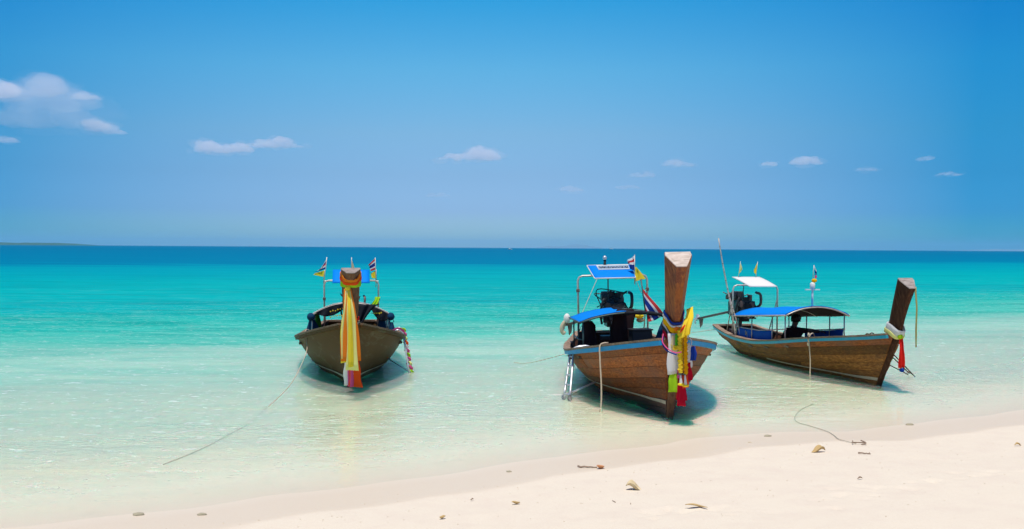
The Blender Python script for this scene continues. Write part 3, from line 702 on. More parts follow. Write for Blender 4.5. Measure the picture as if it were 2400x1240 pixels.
def engine(bt, c, k, shaft_end, mat, mat2, label=None):
    """car engine on a pivot with a long propeller shaft; c centre, k scale"""
    cx, cy, cz = c; r = bt.root; rnd = random.Random(int(cx * 100))
    mb = MB(); V = lambda x, y, z: (cx + x * k, cy + y * k, cz + z * k)
    D = lambda a, b, c_: (a * k, b * k, c_ * k)
    mb.box(V(0, 0, 0), D(0.62, 0.34, 0.30)); mb.box(V(0, 0, -0.2), D(0.5, 0.24, 0.14)); mb.box(V(-0.02, 0, 0.2), D(0.56, 0.26, 0.12), taper=0.85)
    mb.box(V(0.33, 0, 0.0), D(0.06, 0.4, 0.36))
    for i in range(4): mb.tube([V(-0.2 + 0.13 * i, 0.1, 0.14), V(-0.2 + 0.13 * i, 0.22, 0.16), V(-0.2 + 0.13 * i, 0.27, 0.05)], 0.028 * k, 7)
    mb.tube([V(-0.24, 0.28, 0.04), V(0.24, 0.28, 0.04)], 0.035 * k, 8)
    eng = mb.build('engine', mat, r, bevel=0.012 * k)
    e = lambda m_, nm, mt, **kw: m_.build(nm, mt, eng, **kw)
    e(MB().tube([V(-0.02, -0.06, 0.27), V(-0.02, -0.06, 0.38)], [0.15 * k, 0.13 * k], 14), 'air_filter', mat2, smooth=False)
    for (y, z, rr_) in ((0.0, -0.1, 0.10), (0.1, 0.1, 0.06), (-0.12, 0.12, 0.07)):
        e(MB().cyl(V(0.37, y, z), V(0.41, y, z), rr_ * k, 16), 'pulley', mat2)
    e(MB().cyl(V(0.42, 0, 0.0), V(0.425, 0, 0.0), 0.15 * k, 6).box(V(0.43, 0, 0), D(0.02, 0.3, 0.05)).box(V(0.43, 0, 0), D(0.02, 0.05, 0.3)), 'cooling_fan', M['black'])
    e(MB().tube(catmull([V(0.24, 0.28, 0.04), V(0.34, 0.33, 0.12), V(0.30, 0.34, 0.32), V(0.1, 0.32, 0.36)]), 0.03 * k, 8), 'exhaust_pipe', mat2, smooth=True)
    e(MB().tube(catmull([V(0.35, -0.15, 0.18), V(0.45, -0.2, 0.25), V(0.42, -0.26, 0.0), V(0.3, -0.22, -0.2)]), 0.022 * k, 7), 'radiator_hose', M['black'], smooth=True)
    for i in range(9):
        a = V(rnd.uniform(-0.3, 0.3), rnd.uniform(-0.2, 0.2), rnd.uniform(-0.1, 0.24)); b_ = V(rnd.uniform(-0.35, 0.35), rnd.uniform(-0.28, 0.28), rnd.uniform(-0.25, 0.36)); mid = V(rnd.uniform(-0.4, 0.4), rnd.uniform(-0.3, 0.3), rnd.uniform(0.1, 0.42))
        e(MB().tube(catmull([a, mid, b_], 5), 0.011 * k, 5), 'engine_hose', M['black'] if i % 2 else mat2, smooth=True)
    for i in range(7):
        e(MB().box(V(rnd.uniform(-0.28, 0.28), rnd.uniform(-0.2, 0.2), rnd.uniform(0.16, 0.32)), D(rnd.uniform(0.07, 0.15), rnd.uniform(0.06, 0.12), rnd.uniform(0.06, 0.14)), Matrix.Rotation(rnd.uniform(0, 1), 3, 'Z')), 'engine_fitting', mat2 if i % 3 == 0 else mat, bevel=0.01)
    bz = bt.zgf(-bt.L + 0.3)
    MB().cyl((cx, cy, bz - 0.2), V(0, 0, -0.24), 0.05, 10).box((cx, cy, bz - 0.05), (0.3, 0.5, 0.08)).build('engine_pivot', mat2, r)
    se = Vector(shaft_end); s0 = Vector(V(-0.3, 0, -0.06)); d = (se - s0).normalized()
    MB().tube([s0, s0.lerp(se, 0.12), s0.lerp(se, 0.13), se], [0.055, 0.05, 0.032, 0.03], 10).build('propeller_shaft', M['engine_rust'], eng, True)
    pm = MB(); pm.cyl(se - d * 0.02, se + d * 0.1, 0.035, 10)
    a = d.cross(Vector((0, 0, 1))).normalized(); b_ = a.cross(d).normalized()
    for i in range(2):
        g = i * math.pi + 0.9; u = a * math.cos(g) + b_ * math.sin(g); wv = d.cross(u)
        pm.add([se + d * 0.05 + u * 0.03 - wv * 0.015, se + d * 0.07 + u * 0.13 - wv * 0.05, se + d * 0.05 + u * 0.16, se + d * 0.02 + u * 0.13 + wv * 0.05, se + d * 0.04 + u * 0.03 + wv * 0.015], [(0, 1, 2, 3, 4)])
    pm.build('propeller', M['alu'], eng, solid=0.008)
    fm = MB(); q = se - d * 0.22
    fm.add([q, q + d * 0.17, q + d * 0.12 + Vector((0, 0, -0.26)), q + d * 0.04 + Vector((0, 0, -0.2))], [(0, 1, 2, 3)]); fm.build('shaft_fin', M['engine_rust'], eng, solid=0.012)
    MB().tube([V(0.3, 0, -0.1), V(0.8, -0.1, -0.16), V(1.3, -0.15, -0.12)], 0.017, 8).build('tiller', mat2, eng, True)
    return eng
def panel_roof(bt, pts, th, mat, rim=None):
    """tilted flat roof; pts = back-left, back-right, front-right, front-left"""
    P_ = [Vector(p) for p in pts]; rows = []
    for i in range(7):
        t = i / 6; a = P_[0].lerp(P_[3], t); b_ = P_[1].lerp(P_[2], t)
        rows.append([a.lerp(b_, k / 8) + Vector((0, 0, 0.012 * math.sin(math.pi * t))) for k in range(9)])
    o = MB().grid(rows).build('stern_roof', mat, bt.root, True, solid=th)
    if rim: MB().tube([P_[0], P_[1], P_[2], P_[3], P_[0]], 0.014, 7).build('roof_rim', rim, o, True)
    return o
def flag(bt, label, pole_a, pole_b, corners, stripes, wave=0.03, pr=0.008, pole_mat=None, group='small flags flown on the boats', seed=0):
    """pole from a (foot) to b; corners: hoist top, hoist foot, fly top, fly foot"""
    t = bt.thing('flag', label, 'flag', pole_a, group)
    bt.put(MB().cyl(pole_a, pole_b, pr, 7), pole_a).build('pole', pole_mat or M['wood_rail'], t, True)
    H0, H1, F0, F1 = [Vector(c) for c in corners]; ns = 12; nv = 15
    rows = []; n_ = (F0 - H0).cross(H1 - H0).normalized()
    for j in range(nv + 1):
        v = j / nv; row = []
        for i in range(ns + 1):
            u = i / ns; p = H0.lerp(H1, v).lerp(F0.lerp(F1, v), u)
            p = p + n_ * wave * math.sin(u * 7.5 + v * 2.5 + seed) * (0.25 + u) + Vector((0, 0, -wave * 0.8 * u * math.sin(v * 3.1 + seed)))
            row.append(p)
        rows.append(row)
    mb = MB()
    tot = sum(w_ for _, w_ in stripes); mats = [M[m_] for m_, _ in stripes]; edges = np.cumsum([w_ / tot for _, w_ in stripes])
    for j in range(nv):
        mi = int(np.searchsorted(edges, (j + 0.5) / nv)); mb.grid([rows[j], rows[j + 1]], min(mi, len(mats) - 1))
    bt.put(mb, pole_a); o = mb.build('cloth', mats, t, True, solid=0.004)
    return t
THAI = [('flagred', 1), ('white', 1), ('flagblue', 2), ('white', 1), ('flagred', 1)]
def strip(path, w0, w1, fold=0.012, nf=3, wdir=(0, 1, 0), seed=0, nn=14):
    """long hanging cloth strip with pleats; path points, width start -> end"""
    P_ = catmull(path, 6); rows = []; wd = Vector(wdir).normalized(); m_ = len(P_)
    for i, p in enumerate(P_):
        t = i / (m_ - 1); w = lerp(w0, w1, t) * (1 + 0.10 * math.sin(t * 9 + seed)); nrm = Vector((1, 0, 0)); row = []
        for k in range(nn + 1):
            u = -0.5 + k / nn
            row.append(p + wd * (u * w) + nrm * (fold * math.sin(u * nf * 6.283 + seed + t * 1.5) * (0.5 + t)) + wd * 0.004 * noise.noise(Vector((t * 6, u * 3, seed))))
        rows.append(row)
    # ragged, slightly slanted end
    for k in range(nn + 1): rows[-1][k] = rows[-1][k] + Vector((0, 0, 0.004 * math.sin(k * 2.3 + seed) + 0.02 * math.sin(seed) * (k / nn - 0.5)))
    return MB().grid(rows)
def band(bt, zc, h, front_drop, grow, seed=0, side_tilt=0.0, puff=0.008):
    """cloth band wound round the prow post"""
    rows = []; K = 7
    base = bt.psec(zc, grow)
    n = 36
    pts = []
    for i in range(n):
        f = i / n * 6; a = int(f) % 6; b_ = (a + 1) % 6; t = f - int(f)
        pts.append((lerp(base[a][0], base[b_][0], t), lerp(base[a][1], base[b_][1], t)))
    for _ in range(2): pts = [((pts[i - 1][0] + 2 * pts[i][0] + pts[(i + 1) % n][0]) / 4, (pts[i - 1][1] + 2 * pts[i][1] + pts[(i + 1) % n][1]) / 4) for i in range(n)]
    xr = min(p[0] for p in pts); xf = max(p[0] for p in pts); cx = (xr + xf) / 2
    pts = [(x + 0.022 * max(0.0, (x - cx) / (xf - cx)), y * (1 + 0.35 * max(0.0, (x - cx) / (xf - cx)))) for x, y in pts]
    for j in range(K + 1):
        v = j / K - 0.5; row = []
        for i, (x, y) in enumerate(pts):
            fr_ = ((x - xr) / (xf - xr)) ** 1.2
            z = zc + v * h * (1 - 0.35 * fr_) - front_drop * fr_ + side_tilt * y
            k = 1 + puff * 8 * (1 - (2 * v) ** 2) * 0.6 + 0.05 * noise.noise(Vector((i * 0.5, j * 0.9, seed)))
            sx = bt.pfront(z) - bt.pfront(zc)
            row.append((cx + (x - cx) * k + sx, y * k, z))
        rows.append(row)
    return MB().grid(rows, closed=True)
def rope(name, pts, r, mat, label, cat='rope', n=6, parent=None):
    P_ = catmull(pts, n); base = P_[0]
    mb = MB().tube([p - base for p in P_], r, 6); o = mb.build(name, mat, parent, True); o.location = base
    if label: tag(o, label, cat)
    return o
def ladder(bt, label, base, top0, top1, bot0, bot1, mat, rungs, hook=0.25, inward=1, strut=None, foot=None, r=0.016, group=None):
    t = bt.thing('ladder', label, 'ladder', base, group)
    T0, T1, B0, B1 = map(Vector, (top0, top1, bot0, bot1))
    for a, b_ in ((T0, B0), (T1, B1)):
        hk = a + Vector((0, inward * hook, -0.03)); md = a + Vector((0, inward * hook * 0.5, 0.07))
        bt.put(MB().tube(catmull([hk + Vector((0, 0, -0.08)), hk, md, a + Vector((0, 0, 0.0)), a.lerp(b_, 0.08), b_], 5), r, 8), base).build('side_rail', mat, t, True)
    for i in range(rungs):
        k = (i + 0.7) / rungs
        bt.put(MB().cyl(T0.lerp(B0, k), T1.lerp(B1, k), r * 0.8, 8), base).build('rung', mat, t, True)
    if strut:
        a, b_ = map(Vector, strut); bt.put(MB().cyl(a, b_, r * 0.8, 8), base).build('strut', mat, t, True)
    if foot:
        for q in (B0, B1): bt.put(MB().ball(q, (0.045, 0.045, 0.06)), base).build('foot', foot, t, True)
    return t

# ---- left boat -------------------------------------------------------------------------------------------------
b1 = Boat('longtail_boat', 'left boat, bow-on, smooth olive brown hull with orange and yellow sashes on its prow', (-2.88, 18.3, 0), 8.8, 0,
          7.7, 1.08, ([-7.7, -6.5, -4.5, -3, -1.8, -0.8, 0.3], [0.62, 0.56, 0.56, 0.62, 0.78, 0.98, 1.22]), 1.17, 0.5, 2.13, 0.52, 0.24, 0.335, 0.14, 0.24)
b1.hull(None, M['olive_hull'], None, 0, 0.135).build('stem_post', M['olive_hull'], b1.root, bevel=0.01)
b1.prow(M['wood_prow_a'], M['wood_cap_grey'], 0.34)
b1.rails(M['wood_deck'], M['olive_hull'], hh=0.05)
b1.deck()
canopy(b1, -6.0, -3.0, 0.87, 1.06, 1.36, 0.19, M['tarp_white'], (-5.9, -4.9, -3.9, -3.05), M['pipe'], M['cloth_dark'], rail=0.16)
frame(b1, -7.0, 0.66, 1.67, 0.4, M['pipe'], joint=1.22)
panel_roof(b1, [(-7.25, -0.46, 1.93), (-7.25, 0.44, 1.93), (-6.75, 0.44, 1.62), (-6.75, -0.46, 1.62)], 0.015, M['tarp_blue'])
MB().cyl((-7.2, -0.1, 1.64), (-7.2, -0.1, 1.9), 0.012, 6).cyl((-7.0, -0.66, 1.66), (-7.0, 0.66, 1.66), 0.012, 6).build('roof_support', M['pipe'], b1.root)
engine(b1, (-7.1, 0.0, 0.95), 0.95, (-8.7, 0.25, 0.7), M['engine'], M['engine_rust'])
# dark cloth hung under the front of the canopy: two swags and one long drop
sw = b1.thing('canopy_cloth', 'dark cloth gathered in swags under the front edge of the left boat canopy', 'cloth', (-3.0, 0, 1.2))
def swag(y0, y1, d, seed, x=-2.98):
    rows = []
    for j in range(9):
        v = j / 8; row = []
        for i in range(17):
            u = i / 16; y = lerp(y0, y1, u); zt_ = lerp(1.06, 1.36, 1 - abs(y / 0.87) ** 2.1) - 0.02
            dd = d * (math.sin(math.pi * min(1, max(0, u))) ** 0.8)
            row.append((x + 0.02 + 0.022 * math.sin(u * 19 + seed + v * 2) * (0.3 + v), y, zt_ - dd * v))
        rows.append(row)
    return MB().grid(rows)
b1.put(swag(-0.72, -0.05, 0.21, 1), (-3.0, 0, 1.2)).build('swag', M['cloth_dark'], sw, True, solid=0.006)
b1.put(swag(0.38, 0.82, 0.24, 2, -3.0), (-3.0, 0, 1.2)).build('swag', M['cloth_dark'], sw, True, solid=0.006)
mb = MB(); rows = []
for j in range(11):
    v = j / 10; row = []
    for i in range(15):
        u = i / 14; w0 = lerp(0.60, 0.05, v ** 0.8); yc = lerp(0.28, 0.10, v); row.append((-2.9 + 0.05 * math.sin(u * 16) * (0.3 + v), yc + (u - 0.5) * w0, lerp(1.31, 0.72, v ** (1.0 + 0.5 * abs(u - 0.3)))))
    rows.append(row)
b1.put(mb.grid(rows), (-3.0, 0, 1.2)).build('hanging_drop', M['cloth_dark'], sw, True, solid=0.006)
mb = MB(); rnd = random.Random(5)
for (ya, yb, za, zb_) in ((-0.42, -0.12, 1.16, 1.24), (-0.42, -0.14, 1.05, 1.09), (0.42, 0.62, 1.13, 1.17)):
    for i in range(7):
        y = lerp(ya, yb, i / 6); z = lerp(za, zb_, i / 6) if ya < 0 else za
        mb.box((-2.935, y, z + rnd.uniform(-0.01, 0.01)), (0.004, 0.026, rnd.uniform(0.012, 0.03)), Matrix.Rotation(rnd.uniform(-0.8, 0.8), 3, 'X'))
b1.put(mb, (-3.0, 0, 1.2)).build('gold_pattern', M['yellow'], sw)
for sd_ in (-1, 1):
    b1.put(MB().ball((-3.02, sd_ * 0.82, 1.05), (0.10, 0.085, 0.085), 10, 8), (-3.0, 0, 1.2)).build('rolled_end', M['cloth_navy'], sw, True)
def sidebag(bt, label, base, dims, mat, cat='bag', slot=0.35):
    t = bt.thing('hanging_bag', label, cat, base)
    mb = MB(); rows = []
    for j in range(7):
        v = j / 6; w = lerp(0.55, 1.0, sm(v * 1.6)); row = []
        for i in range(12):
            g = 2 * math.pi * i / 12; row.append((dims[0] / 2 * math.cos(g) * w, dims[1] / 2 * math.sin(g) * w * (1 + 0.1 * math.sin(3 * g + j)), dims[2] * (0.5 - v)))
        rows.append(row)
    mb.grid(rows, closed=True); mb.add(rows[0], [tuple(range(12))]); mb.add(rows[-1], [tuple(range(12))])
    o = mb.build('bag_body', mat, t, True)
    MB().tube([(0, -0.05, dims[2] * 0.5), (0, 0, dims[2] * 0.5 + 0.12), (0, 0.05, dims[2] * 0.5)], 0.008, 6).build('strap', mat, t)
    return t
sidebag(b1, 'dark blue life vest bundle inside the left gunwale of the left boat', (-3.3, -0.80, 0.84), (0.25, 0.24, 0.24), M['cloth_navy'], 'life vest')
sidebag(b1, 'green life vest beside the blue one in the left boat', (-3.6, -0.70, 0.90), (0.2, 0.14, 0.30), cloth('cloth_deep_green', (0.05, 0.24, 0.03)), 'life vest')
sidebag(b1, 'tall dark blue life vest by the right posts of the left boat', (-3.3, 0.64, 0.86), (0.2, 0.18, 0.36), M['cloth_navy'], 'life vest')
sidebag(b1, 'blue black bundle at the right gunwale of the left boat beside the ladder', (-3.0, 0.84, 0.80), (0.2, 0.13, 0.26), M['cloth_navy'], 'bag')
flag(b1, 'striped flag over a yellow one, at the left hoop post of the left boat', (-7.0, -0.68, 1.5), (-7.0, -0.60, 2.24),
     [(-7.0, -0.61, 2.2), (-7.0, -0.645, 1.95), (-7.0, -0.74, 1.97), (-7.0, -0.9, 1.86)], [('white', 1), ('flagblue', 1), ('flagred', 1), ('white', 1), ('flagblue', 1)], 0.02, 0.009, M['pipe'], seed=1)
flag(b1, 'yellow pennant below the striped one at the left post of the left boat', (-7.01, -0.68, 1.6), (-7.01, -0.65, 1.95),
     [(-7.01, -0.65, 1.92), (-7.01, -0.68, 1.76), (-7.01, -0.88, 1.86), (-7.01, -0.92, 1.80)], [('yellow', 1)], 0.012, 0.006, M['pipe'], seed=2)
flag(b1, 'striped flag above a yellow one at the right hoop post of the left boat', (-7.0, 0.60, 1.5), (-7.0, 0.575, 2.24),
     [(-7.0, 0.575, 2.22), (-7.0, 0.585, 1.94), (-7.0, 0.41, 2.06), (-7.0, 0.47, 1.9)], [('flagred', 1), ('white', 1), ('flagblue', 2), ('white', 1), ('flagred', 1)], 0.015, 0.009, M['pipe'], seed=3)
flag(b1, 'yellow pennant under the striped flag at the right post of the left boat', (-7.01, 0.61, 1.6), (-7.01, 0.60, 1.95),
     [(-7.01, 0.595, 1.93), (-7.01, 0.60, 1.72), (-7.01, 0.47, 1.83), (-7.01, 0.50, 1.74)], [('yellow', 1)], 0.012, 0.006, M['pipe'], seed=4)
flag(b1, 'furled pale flag on a short pole behind the prow of the left boat', (-6.9, 0.0, 1.85), (-6.9, 0.0, 2.24),
     [(-6.9, 0.0, 2.2), (-6.9, 0.0, 1.88), (-6.9, 0.03, 2.1), (-6.9, 0.10, 1.9)], [('cream', 2), ('flagred', 1)], 0.01, 0.009, M['pipe'], seed=5)
lt = b1.thing('cloth_strip', 'lime green cloth strip tied to the right hoop post of the left boat', 'cloth', (-6.9, 0.62, 1.2))
b1.put(strip([(-6.95, 0.64, 1.27), (-6.9, 0.60, 1.16), (-6.85, 0.50, 1.02)], 0.12, 0.14, 0.012, 2, seed=2), (-6.9, 0.62, 1.2)).build('strip', M['lime'], lt, True, solid=0.004)
# sashes on the prow of the left boat
base = (1.0, 0, 1.9); sa = b1.thing('sash', 'orange and yellow sashes knotted round the top of the left boat prow', 'sash', base)
for (zc, h, fd, gr, mt, sd2) in ((2.02, 0.13, 0.10, 0.012, 'orange', 1), (1.98, 0.08, 0.10, 0.020, 'redorange', 3), (1.90, 0.16, 0.04, 0.014, 'lime', 2)):
    b1.put(band(b1, zc, h, fd, gr, sd2), base).build('wound_band', M[mt], sa, True, solid=0.006)
xk = b1.pfront(1.82) + 0.04
b1.put(MB().ball((xk, -0.05, 1.80), (0.035, 0.05, 0.045), 10, 8), base).build('knot', M['yellow'], sa, True)
for (y, w0, w1, zb_, mt, dx_, sd2) in ((-0.045, 0.06, 0.15, 0.56, 'orange', 0.05, 1), (-0.095, 0.03, 0.10, 0.53, 'yellow', 0.035, 2), (0.02, 0.03, 0.12, 0.40, 'pale', 0.07, 4), (0.075, 0.03, 0.10, 0.56, 'orange', 0.04, 6), (0.0, 0.02, 0.05, 0.46, 'yellow', 0.09, 7), (-0.12, 0.02, 0.05, 0.60, 'pale', 0.05, 9)):
    x0 = xk + dx_; yb_ = y * 1.0 + 0.01
    b1.put(strip([(xk, -0.04 + y * 0.2, 1.79), (x0 - 0.01, lerp(-0.04, y, 0.6), 1.45), (x0 - 0.03, y, 1.05), (x0 - 0.06, yb_, zb_)], w0 * 1.9, w1 * 1.75, 0.006, 1, seed=sd2), base).build('sash_tail', M[mt], sa, True, solid=0.004)
xl = b1.pfront(0.6) + 0.28
for (y, w0, w1, zt_, zb_, mt, sd2) in ((-0.055, 0.10, 0.11, 0.60, 0.10, 'white', 1), (-0.02, 0.05, 0.07, 0.58, 0.08, 'pink', 2), (0.06, 0.10, 0.16, 0.55, 0.07, 'redorange', 3), (0.10, 0.05, 0.08, 0.60, 0.09, 'red', 4), (0.0, 0.04, 0.05, 0.5, 0.07, 'pink', 5)):
    b1.put(strip([(xl + 0.08, y * 0.8 + 0.02, zt_), (xl + 0.04, y + 0.02, (zt_ + zb_) / 2), (xl, y + 0.025, zb_)], w0 * 1.5, w1 * 1.5, 0.006, 1, seed=sd2 + 8), base).build('lower_sash_tail', M[mt], sa, True, solid=0.004)
bw = b1.thing('prow_ribbon', 'cream and red ribbon wound low round the prow of the left boat at deck height', 'ribbon', (0.5, 0, 1.15))
for (zc, h, mt, gr, sd2) in ((1.16, 0.10, 'cream', 0.03, 2), (1.25, 0.06, 'red', 0.015, 4), (1.10, 0.06, 'pale', 0.035, 5)):
    b1.put(band(b1, zc, h, 0.04, gr, sd2), (0.5, 0, 1.15)).build('wound_band', M[mt], bw, True, solid=0.006)
ladder(b1, 'boarding ladder wrapped in pink and lime ribbon on the right side of the left boat', (-2.5, 1.0, 0.6), (-2.55, 1.08, 0.78), (-2.25, 1.04, 0.76), (-2.05, 1.20, -0.04), (-1.80, 1.15, -0.04), M['alu'], 4, 0.22, -1,
       ((-2.3, 0.72, 0.26), (-2.05, 1.13, 0.02)), None, 0.014, 'ladders hung over the boats sides')
rb = b1.thing('ladder_ribbon', 'pink and lime ribbon wound on the ladder of the left boat', 'ribbon', (-2.4, 1.1, 0.5)); rnd = random.Random(9)
for i, mt in enumerate(['lime', 'pink', 'pale', 'redorange', 'white', 'pink', 'lime', 'pink', 'pale', 'pink', 'lime']):
    t = i / 10; c = Vector((lerp(-2.52, -2.05, t), lerp(1.07, 1.20, t), lerp(0.80, 0.0, t)))
    b1.put(strip([c + Vector((0.02, -0.03, 0.05)), c + Vector((0.03, 0.02, 0)), c + Vector((0.02, rnd.uniform(-0.04, 0.02), -0.09))], 0.07, 0.04, 0.01, 1, seed=i, nn=4), (-2.4, 1.1, 0.5)).build('ribbon_turn', M[mt], rb, True, solid=0.004)
b1.put(strip([(-2.5, 0.82, 0.78), (-2.45, 0.95, 0.84), (-2.4, 1.08, 0.78)], 0.05, 0.06, 0.01, 1, wdir=(0.4, 0, 1), seed=2, nn=5), (-2.4, 1.1, 0.5)).build('ribbon_turn', M['pink'], rb, True, solid=0.004)
rf = b1.thing('fender_rag', 'small red rag tied where the ladder strut meets the left boat hull', 'rag', (-2.3, 0.72, 0.26))
b1.put(MB().ball((-2.3, 0.70, 0.27), (0.05, 0.05, 0.035), 8, 6), (-2.3, 0.72, 0.26)).build('rag_body', M['redorange'], rf, True)

# ---- middle boat -----------------------------------------------------------------------------------------------
b2 = Boat('longtail_boat', 'middle boat, nearest, planked red brown hull with blue rail and bulky garlands on its prow', (2.37, 15.3, 0), 1.6, 1.5,
          7.3, 1.20, ([-7.3, -6.2, -4.8, -3, -1.5, -0.6, 0.4], [0.66, 0.58, 0.56, 0.70, 0.92, 1.09, 1.27]), 1.26, 0.62, 2.45, 0.50, 0.20, 0.385, 0.15, 0.30)
pk = b2.hull(21, M['wood_dark'], M['wood_red'], 8, 0.19, (M['wood_prow_a'], lambda k, j: 0.22), M['antifoul']); pk.build('stem_post', M['wood_prow_a'], b2.root, bevel=0.01)
b2.prow(M['wood_prow'], M['wood_cap'])
b2.rails(M['wood_rail'], M['blue_rail'], hh=0.072)
b2.deck()
canopy(b2, -5.7, -3.6, 1.0, 1.17, 1.35, 0.06, M['tarp_blue'], (-5.6, -4.6, -3.65), M['pipe_dark'], None, rail=0.18, tmax=-0.12)
mb = MB(); rows = []
for i in range(15):
    y = lerp(-0.15, 0.95, i / 14); z = lerp(1.17, 1.35, 1 - abs(y) ** 2.1) - 0.035
    rows.append([(-3.62 + 0.05 * math.cos(g), y, z + (0.035 + 0.008 * math.sin(i * 2.2)) * math.sin(g)) for g in [k * math.pi / 4 for k in range(8)]])
mb.grid(rows, closed=True).build('rolled_tarp', M['cloth_dark'], b2.root, True)
MB().tube([(-5.7, -0.1, 1.27), (-4.6, -0.1, 1.29), (-3.6, -0.1, 1.31)], [0.05, 0.06, 0.05], 9).build('rolled_tarp', M['cloth_dark'], b2.root, True)
for y in (0.3, 0.62): MB().cyl((-5.7, y, 1.27 - 0.2 * y ** 2), (-3.6, y, 1.33 - 0.2 * y ** 2), 0.014, 6).build('roof_batten', M['pipe_dark'], b2.root)
frame(b2, -6.5, 0.74, 1.93, 0.4, M['pipe'], joint=1.62)
pr2 = panel_roof(b2, [(-6.85, -0.50, 2.14), (-6.85, 0.45, 2.14), (-6.2, 0.45, 1.88), (-6.2, -0.41, 1.88)], 0.018, M['tarp_blue'], M['white_paint'])
def onp(u, v, up=0.0):
    A, B_, C_, D_ = [Vector(q) for q in [(-6.85, -0.50, 2.14), (-6.85, 0.45, 2.14), (-6.2, 0.45, 1.88), (-6.2, -0.41, 1.88)]]
    n_ = (B_ - A).cross(D_ - A).normalized(); n_ = n_ if n_.z > 0 else -n_
    return A.lerp(B_, u).lerp(D_.lerp(C_, u), v) + n_ * up
mb = MB(); rnd = random.Random(4)
rim = MB(); rim.tube([onp(0.2, 0.12, 0.03), onp(0.92, 0.12, 0.03), onp(0.92, 0.42, 0.03), onp(0.2, 0.42, 0.03), onp(0.2, 0.12, 0.03)], 0.013, 6)
rim.build('sign_rim', M['white_paint'], pr2)
mb.add([onp(0.2, 0.13, 0.028), onp(0.92, 0.13, 0.028), onp(0.92, 0.41, 0.028), onp(0.2, 0.41, 0.028)], [(0, 1, 2, 3)]); mb.build('sign_plate', paint('grey_blue_plate', (0.25, 0.36, 0.5), 0.5, 0.5, 12), pr2, solid=0.006)
mb = MB(); u = 0.24
while u < 0.88:
    w_ = rnd.uniform(0.012, 0.03); v0 = 0.19 + rnd.uniform(0, 0.03); v1 = 0.35 + rnd.uniform(-0.03, 0.0)
    mb.add([onp(u, v0, 0.036), onp(u + w_, v0, 0.036), onp(u + w_, v1, 0.036), onp(u, v1, 0.036)], [(0, 1, 2, 3)])
    if rnd.random() < 0.6: mb.add([onp(u, v1, 0.0362), onp(u + w_ + 0.012, v1, 0.0362), onp(u + w_ + 0.012, v1 - 0.03, 0.0362), onp(u, v1 - 0.03, 0.0362)], [(0, 1, 2, 3)])
    u += w_ + rnd.uniform(0.012, 0.022)
mb.build('sign_lettering', M['black'], pr2)
MB().cyl((-6.8, -0.12, 2.08), (-6.8, -0.12, 2.26), 0.028, 10).build('lamp_stem', M['black'], b2.root, True)
MB().ball((-6.8, -0.12, 2.30), (0.045, 0.045, 0.05), 12, 8).build('stern_lamp', M['alu'], b2.root, True)
MB().cyl((-6.5, -0.10, 1.30), (-6.45, -0.10, 1.95), 0.014, 6).build('roof_prop', M['pipe_dark'], b2.root)
MB().tube([(-6.2, -0.36, 1.87), (-5.8, -0.72, 1.2)], 0.006, 5).build('guy_line', M['rope'], b2.root)
MB().tube([(-6.5, 0.74, 1.62), (-6.3, 0.58, 1.56), (-6.2, 0.44, 1.88)], 0.006, 5).build('guy_line', M['rope'], b2.root)
engine(b2, (-6.75, 0.0, 1.14), 1.15, (-8.3, -0.86, 0.76), M['engine'], M['engine'])
fb = b2.thing('float', 'worn white float hung at the propeller end of the middle boat shaft', 'float', (-8.3, -0.86, 0.80))
b2.put(MB().ball((-8.3, -0.84, 0.90), (0.08, 0.08, 0.12), 10, 8), (-8.3, -0.86, 0.80)).build('float_top', M['white_paint'], fb, True)
b2.put(MB().tube(catmull([(-8.3, -0.86, 0.86), (-8.3, -0.95, 0.74), (-8.3, -0.96, 0.62), (-8.3, -0.90, 0.54)]), [0.05] * 18 + [0.02], 8), (-8.3, -0.86, 0.80)).build('float_tail', M['coral'], fb, True)
def bundle(bt, label, base, segs, mat, cat='clothes', name='hanging_clothes'):
    """clothes hung in folds from the canopy; segs: (z, y centre, half width, half depth)"""
    t = bt.thing(name, label, cat, base); rows = []
    for j, (z, yc, hw_, hd) in enumerate(segs):
        row = []
        for i in range(18):
            g = 2 * math.pi * i / 18; f = 1 + 0.16 * math.sin(5 * g + j * 0.8) + 0.1 * noise.noise(Vector((i, j, base[1] * 7)))
            row.append((hd * math.cos(g) * f, yc + hw_ * math.sin(g) * f, z))
        rows.append(row)
    mb = MB().grid(rows, closed=True); mb.add(rows[0], [tuple(range(18))]); mb.add(rows[-1], [tuple(range(18))])
    mb.build('cloth', mat, t, True); MB().tube([(0, segs[0][1] - 0.05, segs[0][0]), (0, segs[0][1], segs[0][0] + 0.06), (0, segs[0][1] + 0.05, segs[0][0])], 0.008, 6).build('hanger', M['pipe_dark'], t)
    return t
dk = cloth('brown_black_jacket', (0.030, 0.016, 0.018), 0.02, 0.4)
bundle(b2, 'long dark jacket hanging under the canopy crown of the middle boat', (-4.2, -0.12, 0.95), [(0.40, 0.06, 0.14, 0.06), (0.33, 0.04, 0.20, 0.10), (0.16, 0.02, 0.19, 0.11), (-0.02, 0.0, 0.20, 0.12), (-0.2, 0.03, 0.25, 0.13), (-0.36, 0.07, 0.30, 0.12), (-0.42, 0.08, 0.31, 0.1)], dk)
bundle(b2, 'dark clothes hanging by the left posts of the middle boat', (-4.3, -0.76, 0.85), [(0.28, 0.0, 0.07, 0.05), (0.2, 0.0, 0.12, 0.08), (0.0, 0.0, 0.13, 0.1), (-0.2, 0.03, 0.15, 0.1), (-0.34, 0.05, 0.18, 0.1)], dk)
bx = b2.thing('black_crate', 'black box standing by the hanging jacket in the middle boat', 'box', (-3.9, 0.16, 0.62))
